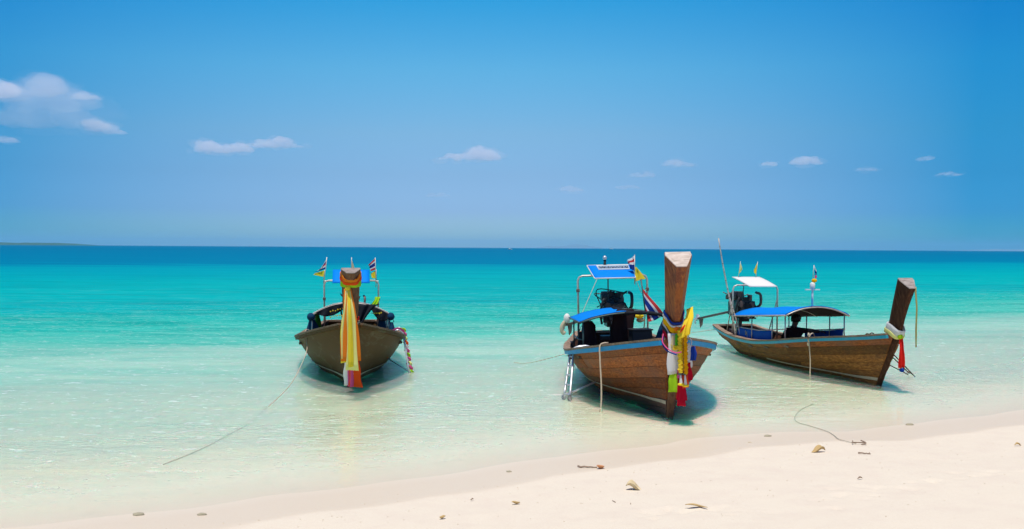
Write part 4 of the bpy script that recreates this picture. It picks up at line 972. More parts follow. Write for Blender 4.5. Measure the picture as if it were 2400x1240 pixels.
b2.put(MB().box((-3.9, 0.18, 0.80), (0.34, 0.40, 0.34), Matrix.Rotation(0.15, 3, 'Z'), taper=0.92), (-3.9, 0.16, 0.62)).build('box_body', M['black'], bx, bevel=0.02)
b2.put(MB().box((-3.9, 0.18, 0.98), (0.36, 0.40, 0.025), Matrix.Rotation(0.15, 3, 'Z')), (-3.9, 0.16, 0.62)).build('lid', M['black'], bx, bevel=0.006)
sidebag(b2, 'black pouch at the left rear gunwale of the middle boat above its ladder', (-4.6, -0.86, 0.76), (0.2, 0.16, 0.28), M['cloth_dark'])
bundle(b2, 'dark blue tapered cover beside the right posts of the middle boat', (-3.8, 0.62, 0.92), [(0.2, 0.0, 0.05, 0.05), (0.1, 0.0, 0.10, 0.08), (-0.05, 0.0, 0.15, 0.1), (-0.2, 0.0, 0.20, 0.12)], M['cloth_navy'], 'cover', 'folded_cover')
by = b2.thing('net_float', 'small yellow and pink float tied under the canopy of the middle boat', 'float', (-4.8, 0.30, 1.2))
b2.put(MB().ball((-4.8, 0.30, 1.17), (0.09, 0.10, 0.05), 10, 8), (-4.8, 0.30, 1.2)).build('float_top', M['yellow'], by, True)
b2.put(MB().ball((-4.8, 0.32, 1.09), (0.07, 0.08, 0.05), 10, 8), (-4.8, 0.30, 1.2)).build('float_bottom', M['cream'], by, True)
flag(b2, 'striped and yellow flag pair standing at the right top of the middle boat stern roof', (-6.3, 0.44, 1.75), (-6.4, 0.47, 2.36),
     [(-6.38, 0.46, 2.34), (-6.32, 0.44, 2.02), (-6.45, 0.31, 2.25), (-6.4, 0.36, 2.05)], [('white', 1), ('flagred', 1), ('white', 1), ('flagblue', 2)], 0.03, 0.008, M['pipe'], seed=2)
flag(b2, 'yellow triangular flag at the right corner of the middle boat stern roof', (-6.25, 0.44, 1.72), (-6.35, 0.48, 2.1),
     [(-6.33, 0.47, 2.10), (-6.28, 0.45, 1.80), (-6.28, 0.50, 2.08), (-6.2, 0.65, 1.86)], [('yellow', 1)], 0.015, 0.006, M['pipe'], seed=4)
flag(b2, 'large red, white and blue striped flag drooping above the middle boat canopy', (-4.0, 0.30, 1.30), (-4.1, 0.24, 1.92),
     [(-4.1, 0.27, 1.74), (-4.03, 0.29, 1.36), (-4.0, 0.66, 1.24), (-4.0, 0.36, 1.12)], [('flagred', 1), ('white', 1), ('flagblue', 2), ('white', 1), ('flagred', 1)], 0.03, 0.014, M['pipe_dark'], seed=6)
# garlands and wound cloths on the prow of the middle boat
base = (0.95, 0, 1.5); ga = b2.thing('prow_garland', 'many coloured cloths and yellow flower garlands tied round the middle boat prow', 'garland', base)
for (zc, h, fd, gr, mt, sd2, tl) in ((1.61, 0.05, 0.16, 0.014, 'royal', 1, 0.05), (1.57, 0.04, 0.16, 0.022, 'white', 2, 0.10), (1.51, 0.11, 0.16, 0.018, 'marigold', 3, 0.1), (1.43, 0.045, 0.18, 0.024, 'white', 4, 0.05), (1.40, 0.05, 0.18, 0.038, 'cloth_b', 5, 0.0), (1.33, 0.10, 0.17, 0.022, 'crimson', 6, 0.1), (1.27, 0.05, 0.17, 0.034, 'orange', 7, 0.1)):
    mt_ = M['cloth_dark'] if mt == 'cloth_b' else M[mt]
    b2.put(band(b2, zc, h, fd, gr, sd2, tl), base).build('wound_band', mt_, ga, True, solid=0.006)
b2.put(strip([(0.84, 0.165, 1.66), (0.97, 0.135, 1.55), (1.04, 0.08, 1.42), (1.06, 0.05, 1.28)], 0.10, 0.17, 0.015, 2, wdir=(0, 1, 0.4), seed=3), base).build('wound_band', M['yellow'], ga, True, solid=0.008)
b2.put(strip([(0.95, 0.10, 1.46), (1.03, 0.06, 1.43), (1.06, -0.01, 1.36)], 0.07, 0.06, 0.012, 2, wdir=(0, 0.4, 1), seed=5), base).build('wound_band', M['red'], ga, True, solid=0.008)
xk = b2.pfront(1.3) + 0.06
b2.put(MB().ball((xk, -0.01, 1.37), (0.035, 0.04, 0.04), 10, 8), base).build('knot', M['orange'], ga, True)
TL = [(-0.06, 0.13, 0.16, 1.30, 0.72, 'white', 0.00, 1), (-0.07, 0.10, 0.12, 0.76, 0.46, 'lime', -0.01, 2), (-0.01, 0.08, 0.10, 0.78, 0.60, 'orange', -0.02, 3), (0.14, 0.09, 0.12, 1.16, 0.80, 'white', -0.03, 4),
      (0.145, 0.08, 0.11, 0.88, 0.62, 'crimson', 0.0, 5), (0.04, 0.07, 0.11, 0.70, 0.26, 'crimson', 0.01, 6), (0.05, 0.09, 0.12, 0.8, 0.34, 'crimson', -0.01, 7), (0.10, 0.07, 0.09, 0.70, 0.52, 'redorange', 0.02, 8),
      (-0.02, 0.04, 0.04, 1.30, 1.12, 'green', 0.05, 9), (-0.035, 0.10, 0.10, 1.28, 1.04, 'cream', 0.03, 10), (0.02, 0.05, 0.06, 0.80, 0.66, 'pink', 0.03, 11)]
for (y, w0, w1, zt_, zb_, mt, ox, sd2) in TL:
    xx = xk + 0.02 + ox - max(0, (1.0 - zt_)) * 0.05
    b2.put(strip([(xx, y * 0.9, zt_), (xx + 0.005, y, (zt_ + zb_) / 2), (xx - 0.01, y * 1.03, zb_)], w0 * 1.15, w1 * 1.2, 0.007, 1, seed=sd2 * 1.7), base).build('hanging_cloth', M[mt], ga, True, solid=0.004)
# marigold strings: small flower heads packed on two strings
for gi, (y, zt_, zb_) in enumerate(((0.025, 1.34, 0.74), (0.10, 1.34, 0.72), (0.062, 1.32, 0.76))):
    mb = MB(); z = zt_; i = 0
    while z > zb_:
        mb.ball((xk + 0.07 - (0.02 if gi == 2 else 0), y + 0.006 * math.sin(i * 2.1), z), (0.036, 0.038 + 0.004 * math.sin(i * 1.3), 0.016), 7, 4); z -= 0.021; i += 1
    b2.put(mb, base).build('flower_string', M['marigold'] if gi else M['yellow'], ga)
mb = MB()
for i in range(26): mb.ball((xk + 0.108, 0.066 + 0.003 * math.sin(i), 1.24 - i * 0.019), (0.006, 0.008, 0.005), 6, 4)
b2.put(mb, base).build('dark_beads', M['black'], ga)
for y, z in ((0.02, 0.58), (0.085, 0.56)):
    b2.put(MB().ball((xk + 0.07, y + 0.01, z), (0.035, 0.05, 0.022), 10, 6), base).build('flower_head', M['yellow'], ga)
    b2.put(MB().tube([(xk + 0.07, y + 0.005, 0.72), (xk + 0.07, y + 0.01, z)], [0.008, 0.026], 8), base).build('flower_bud', M['white'], ga)
    b2.put(MB().ball((xk + 0.07, y, 0.725), (0.03, 0.035, 0.018), 8, 5), base).build('green_collar', M['pipe_dark'], ga)
for (pts, mt, r_) in (([(0.58, -0.17, 1.28), (0.70, -0.205, 1.18), (0.86, -0.165, 1.10), (0.98, -0.08, 1.05), (1.03, 0.0, 1.06)], 'pink', 0.008), ([(0.57, -0.165, 1.24), (0.69, -0.20, 1.14), (0.85, -0.16, 1.06), (0.97, -0.06, 1.02)], 'royal', 0.009), ([(0.58, 0.165, 1.28), (0.72, 0.205, 1.19), (0.87, 0.165, 1.12), (0.99, 0.10, 1.07)], 'white', 0.008)):
    b2.put(MB().tube(catmull(pts), r_, 8), base).build('loop_cord', M[mt], ga, True)
b2.put(strip([(0.84, 0.20, 1.12), (0.86, 0.21, 1.02), (0.85, 0.20, 0.92)], 0.07, 0.09, 0.012, 2, seed=3), base).build('hanging_cloth', M['royal'], ga, True, solid=0.005)
b2.put(strip([(xk + 0.02, -0.10, 1.12), (xk + 0.06, -0.04, 1.10), (xk + 0.09, 0.04, 1.12)], 0.06, 0.07, 0.012, 2, wdir=(0, 0, 1), seed=4), base).build('wound_band', M['yellow'], ga, True, solid=0.008)
ladder(b2, 'bare aluminium ladder hooked over the left rear gunwale of the middle boat', (-3.6, -1.2, 0.6), (-3.10, -1.20, 0.70), (-2.80, -1.17, 0.73), (-2.30, -1.40, -0.02), (-2.08, -1.32, -0.01), M['alu'], 5, 0.42, 1,
       ((-2.2, -0.86, 0.24), (-2.2, -1.36, 0.03)), M['black'], 0.021, 'ladders hung over the boats sides')

# ---- right boat ------------------------------------------------------------------------------------------------
b3 = Boat('longtail_boat', 'right boat, seen along its side, golden brown planked hull with teal rail and blue canopy', (6.83, 19.1, 0), 8, 0,
          7.6, 0.80, ([-7.6, -6.8, -5.5, -4.2, -3, -1.5, -0.5, 0.5], [0.52, 0.44, 0.40, 0.42, 0.53, 0.76, 0.90, 1.08]), 1.05, 0.80, 2.0, 0.38, 0.22, 0.29, 0.12, 0.26, 0.6)
b3.hull(33, M['wood_dark'], M['wood_gold'], 7, 0.075, (M['wood_red'], lambda k, j: 0.2), None).build('stem_post', M['wood_dark'], b3.root, bevel=0.01)
b3.prow(M['wood_dark'], M['wood_cap_grey'])
b3.rails(M['wood_rail'], M['teal_rail'], hh=0.06)
b3.deck(z0=0.06)
canopy(b3, -5.75, -2.6, 0.72, 1.12, 1.31, 0.22, M['tarp_blue'], (-5.6, -4.6, -3.4, -2.7), M['pipe'], M['cloth_under'], rail=0.24)
frame(b3, -6.1, 0.57, 1.62, 0.3, M['pipe'])
panel_roof(b3, [(-6.75, -0.36, 1.80), (-6.75, 0.36, 1.80), (-5.95, 0.50, 1.59), (-5.95, -0.20, 1.59)], 0.02, M['tarp_white'])
MB().cyl((-6.5, -0.20, 0.9), (-6.4, -0.18, 1.66), 0.012, 6).build('roof_prop', M['pipe_dark'], b3.root)
engine(b3, (-6.85, -0.10, 1.0), 1.15, (-8.4, -0.70, 0.64), M['engine'], M['engine_rust'])
for (sd_, xa, xb, lab) in ((-1, -5.5, -3.42, None), (1, -4.7, -2.75, None)):
    mb = MB(); rows = []
    for j in range(6):
        v = j / 5; rows.append([(lerp(xa, xb, i / 16), sd_ * (0.655 + 0.012 * math.sin(i * 1.3 + j * 0.5)), lerp(b3.at(lerp(xa, xb, i / 16))[1] + 0.235, b3.at(lerp(xa, xb, i / 16))[1] - 0.03, v)) for i in range(17)])
    mb.grid(rows).build('side_cloth', M['tarp_deep'], b3.root, True, solid=0.006)
MB().tube([(-5.0, -0.665, 0.6), (-4.96, -0.67, 0.5), (-4.9, -0.665, 0.58), (-4.86, -0.67, 0.46)], 0.01, 6).build('coiled_line', M['rope_grey'], b3.root)
mst = b3.thing('mast', 'thin white mast with crossboard and lantern above the right boat canopy', 'mast', (-3.5, 0.30, 1.28))
bb = (-3.5, 0.30, 1.28)
b3.put(MB().cyl((-3.5, 0.30, 1.22), (-3.5, 0.30, 1.74), 0.022, 10), bb).build('mast_pole', M['white_paint'], mst, True)
b3.put(MB().box((-3.5, 0.30, 1.62), (0.04, 0.33, 0.022)), bb).build('crossboard', M['white_paint'], mst)
b3.put(MB().tube([(-3.5, 0.30, 1.63), (-3.5, 0.30, 1.66), (-3.5, 0.30, 1.75), (-3.5, 0.30, 1.78)], [0.035, 0.055, 0.055, 0.03], 12), bb).build('lantern', M['white_paint'], mst, True)
b3.put(MB().ball((-3.5, 0.34, 1.82), (0.05, 0.06, 0.045), 10, 8), bb).build('lantern_cap', M['marigold'], mst, True)
flag(b3, 'thin furled blue and white flag on top of the right boat mast', (-3.5, 0.30, 1.80), (-3.5, 0.33, 2.16),
     [(-3.5, 0.34, 2.14), (-3.5, 0.35, 1.86), (-3.5, 0.38, 2.05), (-3.5, 0.40, 1.88)], [('white', 1), ('flagblue', 1), ('skyblue', 1), ('pink', 1)], 0.012, 0.007, M['pipe'], seed=3)
flag(b3, 'left of two small lime yellow pennants on the white roof of the right boat', (-6.7, -0.22, 1.76), (-6.7, -0.16, 2.2),
     [(-6.7, -0.165, 2.18), (-6.7, -0.21, 1.86), (-6.7, -0.11, 2.0), (-6.7, -0.19, 1.9)], [('pale', 1)], 0.012, 0.006, M['pipe'], seed=7)
flag(b3, 'right of two small lime yellow pennants on the white roof of the right boat', (-6.7, 0.24, 1.76), (-6.7, 0.29, 2.19),
     [(-6.7, 0.285, 2.17), (-6.7, 0.25, 1.86), (-6.7, 0.20, 2.0), (-6.7, 0.20, 1.92)], [('yellow', 1)], 0.012, 0.006, M['pipe'], seed=9)
for (lab, a, b_, r_) in (('long pale bamboo pole leaning out over the stern of the right boat', (-5.5, -0.70, 0.35), (-5.5, -1.16, 2.76), (0.022, 0.013)),
                         ('short bamboo pole leaning against the rear roof corner of the right boat', (-5.35, -0.62, 0.35), (-5.55, -0.88, 1.45), (0.020, 0.015))):
    t = b3.thing('bamboo_pole', lab, 'pole', a)
    A, B_ = Vector(a), Vector(b_); pts = [A.lerp(B_, i / 12) + Vector((0, 0.01 * math.sin(i * 0.5), 0)) for i in range(13)]
    b3.put(MB().tube(pts, [lerp(r_[0], r_[1], i / 12) for i in range(13)], 8), a).build('cane', M['wood_cap'], t, True)
    mb = MB()
    for i in range(1, 12): mb.tube([pts[i] - (B_ - A).normalized() * 0.008, pts[i] + (B_ - A).normalized() * 0.008], lerp(r_[0], r_[1], i / 12) * 1.2, 8)
    b3.put(mb, a).build('cane_joints', M['wood_rail'], t)
base = (0.85, 0, 1.1); sc_ = b3.thing('sash', 'white and lime scarf with red tail on the right boat prow', 'sash', base)
for (zc, h, fd, gr, mt, sd2) in ((1.13, 0.16, 0.13, 0.03, 'white', 1), (1.07, 0.08, 0.13, 0.045, 'pale', 2), (1.19, 0.05, 0.13, 0.02, 'white', 4)):
    b3.put(band(b3, zc, h, fd, gr, sd2), base).build('wound_band', M[mt], sc_, True, solid=0.006)
xk = b3.pfront(1.0) + 0.04
b3.put(MB().ball((xk, -0.01, 0.96), (0.04, 0.05, 0.05), 10, 8), base).build('knot', M['lime'], sc_, True)
b3.put(strip([(xk, 0, 0.95), (xk + 0.03, 0.0, 0.7), (xk + 0.01, 0.01, 0.40)], 0.06, 0.12, 0.018, 2, seed=1), base).build('sash_tail', M['red'], sc_, True, solid=0.006)
b3.put(strip([(xk - 0.01, 0.02, 0.93), (xk, 0.03, 0.7), (xk - 0.02, 0.03, 0.42)], 0.05, 0.09, 0.015, 2, seed=4), base).build('sash_tail', M['redorange'], sc_, True, solid=0.006)
b3.put(MB().ball((xk, 0.03, 0.36), (0.04, 0.05, 0.04), 8, 6), base).build('tassel', M['royal'], sc_, True)
xt = b3.pfront(1.86)
tp_ = b3.thing('prow_streamer', 'thin straw coloured streamer hanging free from the top of the right boat prow', 'streamer', (xt, 0.1, 1.83))
b3.put(strip([(xt - 0.02, 0.10, 1.86), (xt + 0.02, 0.11, 1.5), (xt + 0.0, 0.115, 1.1), (xt - 0.01, 0.12, 0.80)], 0.035, 0.03, 0.008, 1, seed=2, nn=4), (xt, 0.1, 1.83)).build('streamer_cloth', M['straw'], tp_, True, solid=0.003)
ladder(b3, 'thin dark ladder whose feet show beyond the bow of the right boat', (-1.6, 0.75, 0.3), (-1.75, 0.80, 0.72), (-1.45, 0.74, 0.76), (-1.6, 1.55, -0.02), (-1.2, 1.45, -0.04), M['wood_dark'], 4, 0.2, -1, ((-1.5, 0.6, 0.4), (-1.3, 1.35, 0.0)), None, 0.012, 'ladders hung over the boats sides')

# seated man under the canopy of the right boat, back to the beach, right arm along the side rail
def person(bt, base):
    t = bt.thing('person', 'person in dark clothes sitting under the right boat canopy, arm outstretched', 'person', base)
    J = {'pelvis': (0, 0, 0.06, 0.135), 'waist': (-0.02, 0.0, 0.20, 0.125), 'chest': (-0.03, -0.01, 0.38, 0.15), 'neckb': (-0.02, -0.01, 0.50, 0.075), 'neck': (0.0, -0.01, 0.57, 0.052), 'head': (0.02, -0.01, 0.655, 0.088), 'crown': (0.015, -0.01, 0.735, 0.07),
         'shl': (-0.17, -0.03, 0.455, 0.062), 'ell': (-0.26, 0.02, 0.22, 0.045), 'wrl': (-0.12, 0.22, 0.12, 0.03),
         'shr': (0.15, 0.0, 0.455, 0.062), 'elr': (0.37, 0.06, 0.44, 0.045), 'wrr': (0.55, 0.12, 0.42, 0.03),
         'hipl': (-0.10, 0.05, 0.05, 0.10), 'knl': (-0.20, 0.42, 0.16, 0.065), 'anl': (-0.18, 0.50, -0.20, 0.042), 'tol': (-0.18, 0.64, -0.23, 0.035),
         'hipr': (0.10, 0.05, 0.05, 0.10), 'knr': (0.16, 0.42, 0.14, 0.065), 'anr': (0.15, 0.50, -0.20, 0.042), 'tor': (0.15, 0.64, -0.23, 0.035)}
    E_ = [('pelvis', 'waist'), ('waist', 'chest'), ('chest', 'neckb'), ('neckb', 'neck'), ('neck', 'head'), ('head', 'crown'), ('chest', 'shl'), ('shl', 'ell'), ('ell', 'wrl'), ('chest', 'shr'), ('shr', 'elr'), ('elr', 'wrr'),
          ('pelvis', 'hipl'), ('hipl', 'knl'), ('knl', 'anl'), ('anl', 'tol'), ('pelvis', 'hipr'), ('hipr', 'knr'), ('knr', 'anr'), ('anr', 'tor')]
    ks = list(J); me = bpy.data.meshes.new('body'); me.from_pydata([J[k][:3] for k in ks], [(ks.index(a), ks.index(b_)) for a, b_ in E_], [])
    o = link('body', me, [M['skin'], M['shirt'], M['cloth_dark']], t)
    sk = o.modifiers.new('skin', 'SKIN'); sk.use_smooth_shade = True
    for i, k in enumerate(ks): me.skin_vertices[0].data[i].radius = (J[k][3], J[k][3]); me.skin_vertices[0].data[i].use_root = (k == 'pelvis')
    o.modifiers.new('sub', 'SUBSURF').render_levels = 2
    o.modifiers['sub'].levels = 2
    # bake so that clothing can be told from skin by face
    dg = bpy.context.evaluated_depsgraph_get(); bm_ = bpy.data.meshes.new_from_object(o.evaluated_get(dg))
    o.modifiers.clear(); o.data = bm_; bm_.name = 'body'
    for p in bm_.polygons:
        c = p.center; p.use_smooth = True
        p.material_index = 0 if (c.z > 0.53 or c.x > 0.27 or (c.y > 0.06 and c.z < 0.20 and c.x < -0.2)) else (2 if c.z < 0.14 or c.y > 0.16 else 1)
    # face and ears on the far side, hair over the back
    MB().ball((0.02, 0.082, 0.655), (0.018, 0.022, 0.022), 8, 6).build('nose', M['skin'], t, True)
    for sx in (-1, 1): MB().ball((0.02 + sx * 0.09, 0.0, 0.655), (0.012, 0.02, 0.03), 8, 6).build('ear', M['skin'], t, True)
    for sx in (-1, 1): MB().ball((0.02 + sx * 0.033, 0.073, 0.672), (0.013, 0.01, 0.009), 8, 6).build('eye', M['black'], t, True)
    MB().box((0.02, 0.083, 0.615), (0.04, 0.012, 0.010)).build('mouth', M['flagred'], t)
    mb = MB(); rnd = random.Random(3); mb.ball((0.018, -0.03, 0.70), (0.108, 0.095, 0.088), 14, 10)
    for i in range(60):
        a, e_ = rnd.uniform(0, 6.28), rnd.uniform(0.0, 1.5); c = (0.018 + 0.10 * math.cos(a) * math.cos(e_), -0.03 + 0.088 * math.sin(a) * math.cos(e_), 0.70 + 0.082 * math.sin(e_)); mb.ball(c, rnd.uniform(0.012, 0.022), 5, 4)
    mb.build('hair', M['hair'], t, True)
    for (wx, wy, wz, dx_) in ((0.55, 0.12, 0.42, 1), (-0.12, 0.22, 0.12, 0)):
        for f in range(4):
            o_ = (f - 1.5) * 0.018; L1 = (0.045, 0.05, 0.047, 0.038)[f]
            if dx_: pts = [(wx + 0.02, wy + o_, wz), (wx + 0.06, wy + o_ * 1.15, wz + 0.004), (wx + 0.06 + L1 * 0.6, wy + o_ * 1.2, wz - 0.008), (wx + 0.06 + L1, wy + o_ * 1.2, wz - 0.035)]
            else: pts = [(wx + o_, wy + 0.02, wz), (wx + o_ * 1.15, wy + 0.06, wz + 0.004), (wx + o_ * 1.2, wy + 0.06 + L1 * 0.6, wz - 0.008), (wx + o_ * 1.2, wy + 0.06 + L1, wz - 0.03)]
            MB().tube(catmull(pts, 4), 0.0085, 7).build('finger', M['skin'], t, True)
        th_ = [(wx, wy + 0.02, wz), (wx + 0.03, wy + 0.05, wz - 0.005), (wx + 0.06, wy + 0.055, wz - 0.02)] if dx_ else [(wx + 0.02, wy, wz), (wx + 0.05, wy + 0.03, wz - 0.005), (wx + 0.055, wy + 0.06, wz - 0.02)]
        MB().tube(catmull(th_, 4), 0.010, 7).build('thumb', M['skin'], t, True)
        MB().box((wx + (0.04 if dx_ else 0), wy + (0 if dx_ else 0.04), wz), ((0.075, 0.08, 0.028) if dx_ else (0.08, 0.075, 0.028))).build('palm', M['skin'], t, bevel=0.012)
    return t
pe = person(b3, (-3.60, -0.06, 0.235)); pe.scale = (1.06, 1.06, 1.06)
pe.rotation_euler = (0, 0, rad(8) + rad(-12))
bench = MB().box((-3.62, 0.0, 0.19), (0.34, 1.2, 0.04)).build('bench', M['wood_deck'], b3.root)

# ---- ropes -----------------------------------------------------------------------------------------------------
def W(bt, p): return bt.mw @ Vector(p)
def bedz(x, y): return float(beach_z(np.array([[x]]), np.array([[y]]))[0, 0])
g = W(b1, (-1.8, -0.86, 0.88))
bedpts = [(-3.84, 14.9), (-3.86, 14.1), (-3.88, 13.3), (-3.95, 12.5), (-4.05, 11.9)]
rope('mooring_rope', [W(b1, (-1.8, -0.6, 0.72)), g, Vector((-3.84, 19.2, 0.57)), Vector((-3.79, 18.2, 0.29)), Vector((-3.77, 17.4, 0.14)), Vector((-3.78, 16.5, 0.04)), Vector((-3.80, 15.7, -0.02))] + [Vector((x, y, max(bedz(x, y) + 0.012, -0.10))) for x, y in bedpts], 0.0065, M['rope'],
     'thin mooring rope running from the left boat down under the water toward the beach')
rope('hanging_rope', (lambda gy, gz: [W(b2, (-1.6, -gy * 0.85, gz - 0.05)), W(b2, (-0.95, -gy + 0.06, gz + 0.05)), W(b2, (-0.9, -gy - 0.06, gz + 0.02)), W(b2, (-0.88, -gy - 0.07, gz - 0.2)), W(b2, (-0.85, -gy - 0.06, 0.35)), W(b2, (-0.8, -gy - 0.08, 0.02)), W(b2, (-0.72, -gy - 0.14, -0.1))])(*b2.at(-0.9)), 0.014, M['rope'],
     'pale rope hanging over the left gunwale of the middle boat into the water')
rope('hanging_rope', [W(b3, (-1.8, -0.4, 0.72)), W(b3, (-1.45, -0.62, 0.83)), W(b3, (-1.42, -0.70, 0.72)), W(b3, (-1.40, -0.68, 0.3)), W(b3, (-1.36, -0.7, -0.05)), W(b3, (-1.3, -0.7, -0.2))], 0.012, M['rope'],
     'pale knotted rope hanging down the side of the right boat into the water')
kn = MB()
for q in ((-1.45, -0.70, 0.80), (-1.42, -0.71, 0.70), (-1.44, -0.71, 0.62)): kn.ball(q, (0.035, 0.022, 0.045), 7, 5)
kk = b3.thing('rope_knot', 'cream knot of rope hitched on the teal rail of the right boat', 'knot', (-1.44, -0.7, 0.7)); b3.put(kn, (-1.44, -0.7, 0.7)).build('knot_body', M['coral'], kk, True)
rope('stern_rope', [W(b2, (-5.2, -1.0, 0.45)), Vector((0.6, 21.6, 0.12)), Vector((0.30, 22.0, 0.02)), Vector((0.05, 22.2, 0.012))], 0.006, M['rope'], 'pale rope trailing on the water left of the middle boat stern')
rope('stern_line', [W(b3, (-7.5, -0.3, 0.45)), W(b3, (-8.2, -1.2, 0.25)), W(b3, (-8.9, -2.2, 0.05))], 0.008, M['rope_grey'], 'thin grey line from the stern of the right boat toward the middle boat')
ar = [(5.0, 16.9), (4.6, 16.2), (4.28, 15.4), (4.18, 14.9), (4.25, 14.5), (4.33, 14.0), (4.30, 13.6), (4.24, 13.2), (4.27, 12.85), (4.30, 12.72)]
rope('anchor_rope', [Vector((x, y, bedz(x, y) + 0.012)) for x, y in ar], 0.0045, M['rope_grey'], 'grey anchor rope lying in the shallows in front of the right boat')
x, y = 4.32, 12.70; ab = (x, y, bedz(x, y) + 0.01)
an = empty('anchor', ab, (0, 0, -0.3)); an.scale = (0.65, 0.65, 0.65); tag(an, 'small rusty anchor at the waterline on the end of the grey rope', 'anchor')
MB().cyl((-0.12, 0, 0.02), (0.12, 0, 0.03), 0.012, 8).build('shank', M['twig'], an, True)
MB().tube(catmull([(0.05, 0.10, 0.05), (0.13, 0.03, 0.03), (0.13, -0.04, 0.02), (0.06, -0.10, 0.01)], 4), 0.012, 7).build('fluke', M['twig'], an, True)
MB().cyl((-0.10, -0.06, 0.02), (-0.10, 0.07, 0.04), 0.009, 8).build('stock', M['twig'], an, True)

# ---- beach litter ----------------------------------------------------------------------------------------------
def bz_(x, y, e=0.0): return bedz(x, y) + e
def dstick(name, label, x, y, a, L_, r, mat, cat, seed=0, fork=True):
    t = empty(name, (x, y, bz_(x, y, r * 0.7)), (0, 0, a)); tag(t, label, cat); rnd = random.Random(seed)
    pts = [(-L_ / 2 + L_ * i / 6, rnd.uniform(-1, 1) * L_ * 0.03, rnd.uniform(0, 1) * r) for i in range(7)]
    MB().tube(pts, [r * lerp(1.1, 0.6, i / 6) for i in range(7)], 7).build('stem', mat, t, True)
    if fork: MB().tube([pts[5], (pts[5][0] + L_ * 0.1, L_ * 0.09, r * 2)], [r * 0.7, r * 0.3], 6).build('twig', mat, t, True)
    return t
def leaf(name, label, x, y, a, L_, w, curl, mat, cat='leaf', seed=0):
    rows = []; rnd = random.Random(seed)
    for i in range(9):
        u = i / 8; ww = w * math.sin(math.pi * (0.06 + 0.88 * u)) ** 0.8; row = []
        for k in range(7):
            v = -1 + k / 3
            row.append(((u - 0.5) * L_, v * ww / 2 * (1 + 0.15 * rnd.uniform(-1, 1)), curl * (v * v) * math.sin(math.pi * u) + curl * 0.5 * math.sin(u * 5 + seed) + 0.012))
        rows.append(row)
    o = MB().grid(rows).build(name, mat, None, True, solid=0.004); o.location = (x, y, bz_(x, y, 0.004)); o.rotation_euler = (0.05, 0.05, a); tag(o, label, cat)
    return o
dstick('driftwood_stick', 'dark stick with an orange leaf in the swash at the bottom centre', 0.86, 11.45, -0.15, 0.22, 0.010, M['twig'], 'stick', 2, False)
leaf('dead_leaf', 'orange brown crumpled leaf at the end of the dark stick in the swash', 1.0, 11.38, 0.6, 0.10, 0.07, 0.035, paint('orange_leaf', (0.55, 0.24, 0.1), 0.7, 0.5, 30), seed=2)
leaf('dead_leaf', 'broad tan curled leaf on the sand edge in front of the anchor', 3.66, 12.15, 0.25, 0.17, 0.09, 0.05, M['leaf_tan'], seed=4)
dstick('driftwood_stick', 'small dark twig on the sand right of the tan leaf', 4.14, 11.95, -0.2, 0.14, 0.009, M['twig'], 'twig', 5)
leaf('dead_leaf', 'pale yellow curled leaf on dry sand below the middle boat', 1.22, 10.1, -0.1, 0.16, 0.12, 0.055, paint('pale_leaf', (0.66, 0.52, 0.30), 0.75, 0.5, 30), seed=7)
leaf('dead_leaf', 'small tan leaf on the dry sand at the bottom, left of centre', 0.05, 9.58, 0.5, 0.09, 0.035, 0.02, M['leaf_tan'], seed=8)
leaf('dead_leaf', 'tiny tan leaf at the bottom edge, left of the small tan leaf', -0.60, 8.99, 0.6, 0.06, 0.03, 0.02, M['leaf_tan'], seed=9)
leaf('dead_leaf', 'tiny dark leaf scrap on the sand left of the small tan leaf', -0.37, 9.78, 0.2, 0.03, 0.018, 0.01, M['twig'], seed=10)
leaf('dead_leaf', 'grey leaf scrap alone on the dry sand at the lower right', 3.51, 10.26, 0.2, 0.055, 0.02, 0.012, M['twig'], seed=11)
leaf('dead_leaf', 'tan leaf scrap at the right edge of the sand', 6.2, 12.49, 0.2, 0.09, 0.03, 0.02, M['leaf_tan'], seed=12)
dstick('grass_stalk', 'thin upright dry stalk left below the pale yellow leaf', 0.97, 9.56, 1.9, 0.07, 0.004, M['twig'], 'stalk', 6)
dstick('grass_stalk', 'short dark stalk directly below the pale yellow leaf', 1.11, 9.43, 1.5, 0.035, 0.004, M['twig'], 'stalk', 7, False)
leaf('palm_sheath', 'long tan husk lying at the bottom edge of the sand', 1.66, 9.12, -0.1, 0.20, 0.03, 0.012, M['leaf_tan'], 'husk', seed=13)
def stone(label, x, y, r, seed, mat, cat='stone'):
    bm_ = bmesh.new(); bmesh.ops.create_icosphere(bm_, subdivisions=2, radius=1)
    for v in bm_.verts: v.co *= 1 + 0.25 * noise.noise(v.co * 1.5 + Vector((seed, 0, 0))); v.co = Vector((v.co.x * r, v.co.y * r * 0.7, v.co.z * r * 0.35))
    me = bpy.data.meshes.new('pebble'); bm_.to_mesh(me); bm_.free(); o = link('pebble', me, mat, None, True); o.location = (x, y, bz_(x, y, r * 0.1)); tag(o, label, cat)
stone('olive stone under thin water at the bottom left', -3.45, 9.45, 0.055, 1, M['stone'])
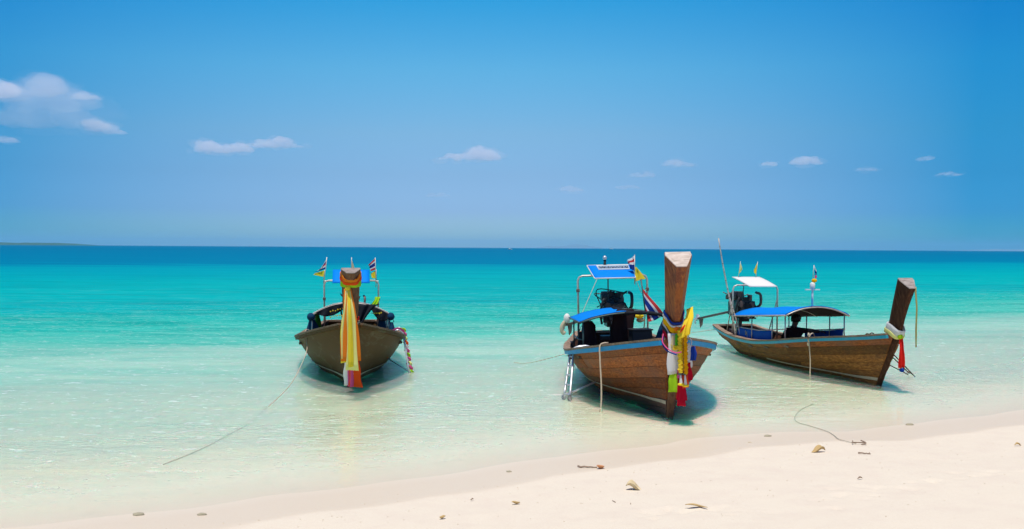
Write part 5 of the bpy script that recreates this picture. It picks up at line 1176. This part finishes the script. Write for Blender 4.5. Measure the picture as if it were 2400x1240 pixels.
stone('flat grey stone right of the olive one, bottom left', -2.85, 9.42, 0.045, 2, M['stone'])
stone('small stone in the swash left of the dark stick', -0.02, 11.3, 0.035, 3, M['stone'])
stone('tiny stone in thin water near the boat shadow', 3.42, 13.6, 0.05, 4, M['stone'])
stone('tan stone under the shallows right of the anchor', 5.7, 14.6, 0.06, 5, M['stone'])
stone('pale pebble in the shallows left of the tan leaf', 3.05, 13.05, 0.025, 6, M['coral'])
rnd = random.Random(31)
mb = MB()
for i in range(420):
    x, y = rnd.uniform(-3, 7), rnd.uniform(8.5, 13)
    if shore_s(np.array([x]), np.array([y]))[1][0] > 0.3: continue
    r_ = rnd.uniform(0.002, 0.007); mb.ball((x, y, bz_(x, y, r_ * 0.2)), (r_ * 1.4, r_, r_ * 0.5), 5, 3)
sg = mb.build('shell_grit', M['coral']); tag(sg, kind='stuff'); sg['label'] = 'tiny shell bits scattered on the dry sand'

# ---- tiny boats on the horizon ---------------------------------------------------------------------------------
def farboat(label, x, y, k):
    t = empty('distant_boat', (x, y, 0), (0, 0, 0.2)); tag(t, label, 'boat', 'boats far out near the horizon'); mb = MB()
    rows = []
    for i in range(9):
        u = i / 8; b_ = 1.6 * k * math.sin(math.pi * (0.12 + 0.85 * (1 - u) * 0.6 + 0.0)) * (1 - u ** 3); rows.append([((u - 0.5) * 11 * k, -b_, 1.4 * k + u * 0.7 * k), ((u - 0.5) * 10 * k, -b_ * 0.5, -0.4), ((u - 0.5) * 10 * k, b_ * 0.5, -0.4), ((u - 0.5) * 11 * k, b_, 1.4 * k + u * 0.7 * k)])
    mb.grid(rows); mb.add(rows[0], [(0, 1, 2, 3)]); mb.build('hull', M['white_paint'], t)
    MB().box((-0.8 * k, 0, 2.5 * k), (4 * k, 2.2 * k, 1.9 * k), taper=0.8).build('cabin', M['white_paint'], t)
farboat('tiny white boat on the horizon between the left and middle boats', -3, 1450, 0.6)
farboat('speck of a white boat on the horizon just left of the middle boat lamp', 330, 3400, 1.2)
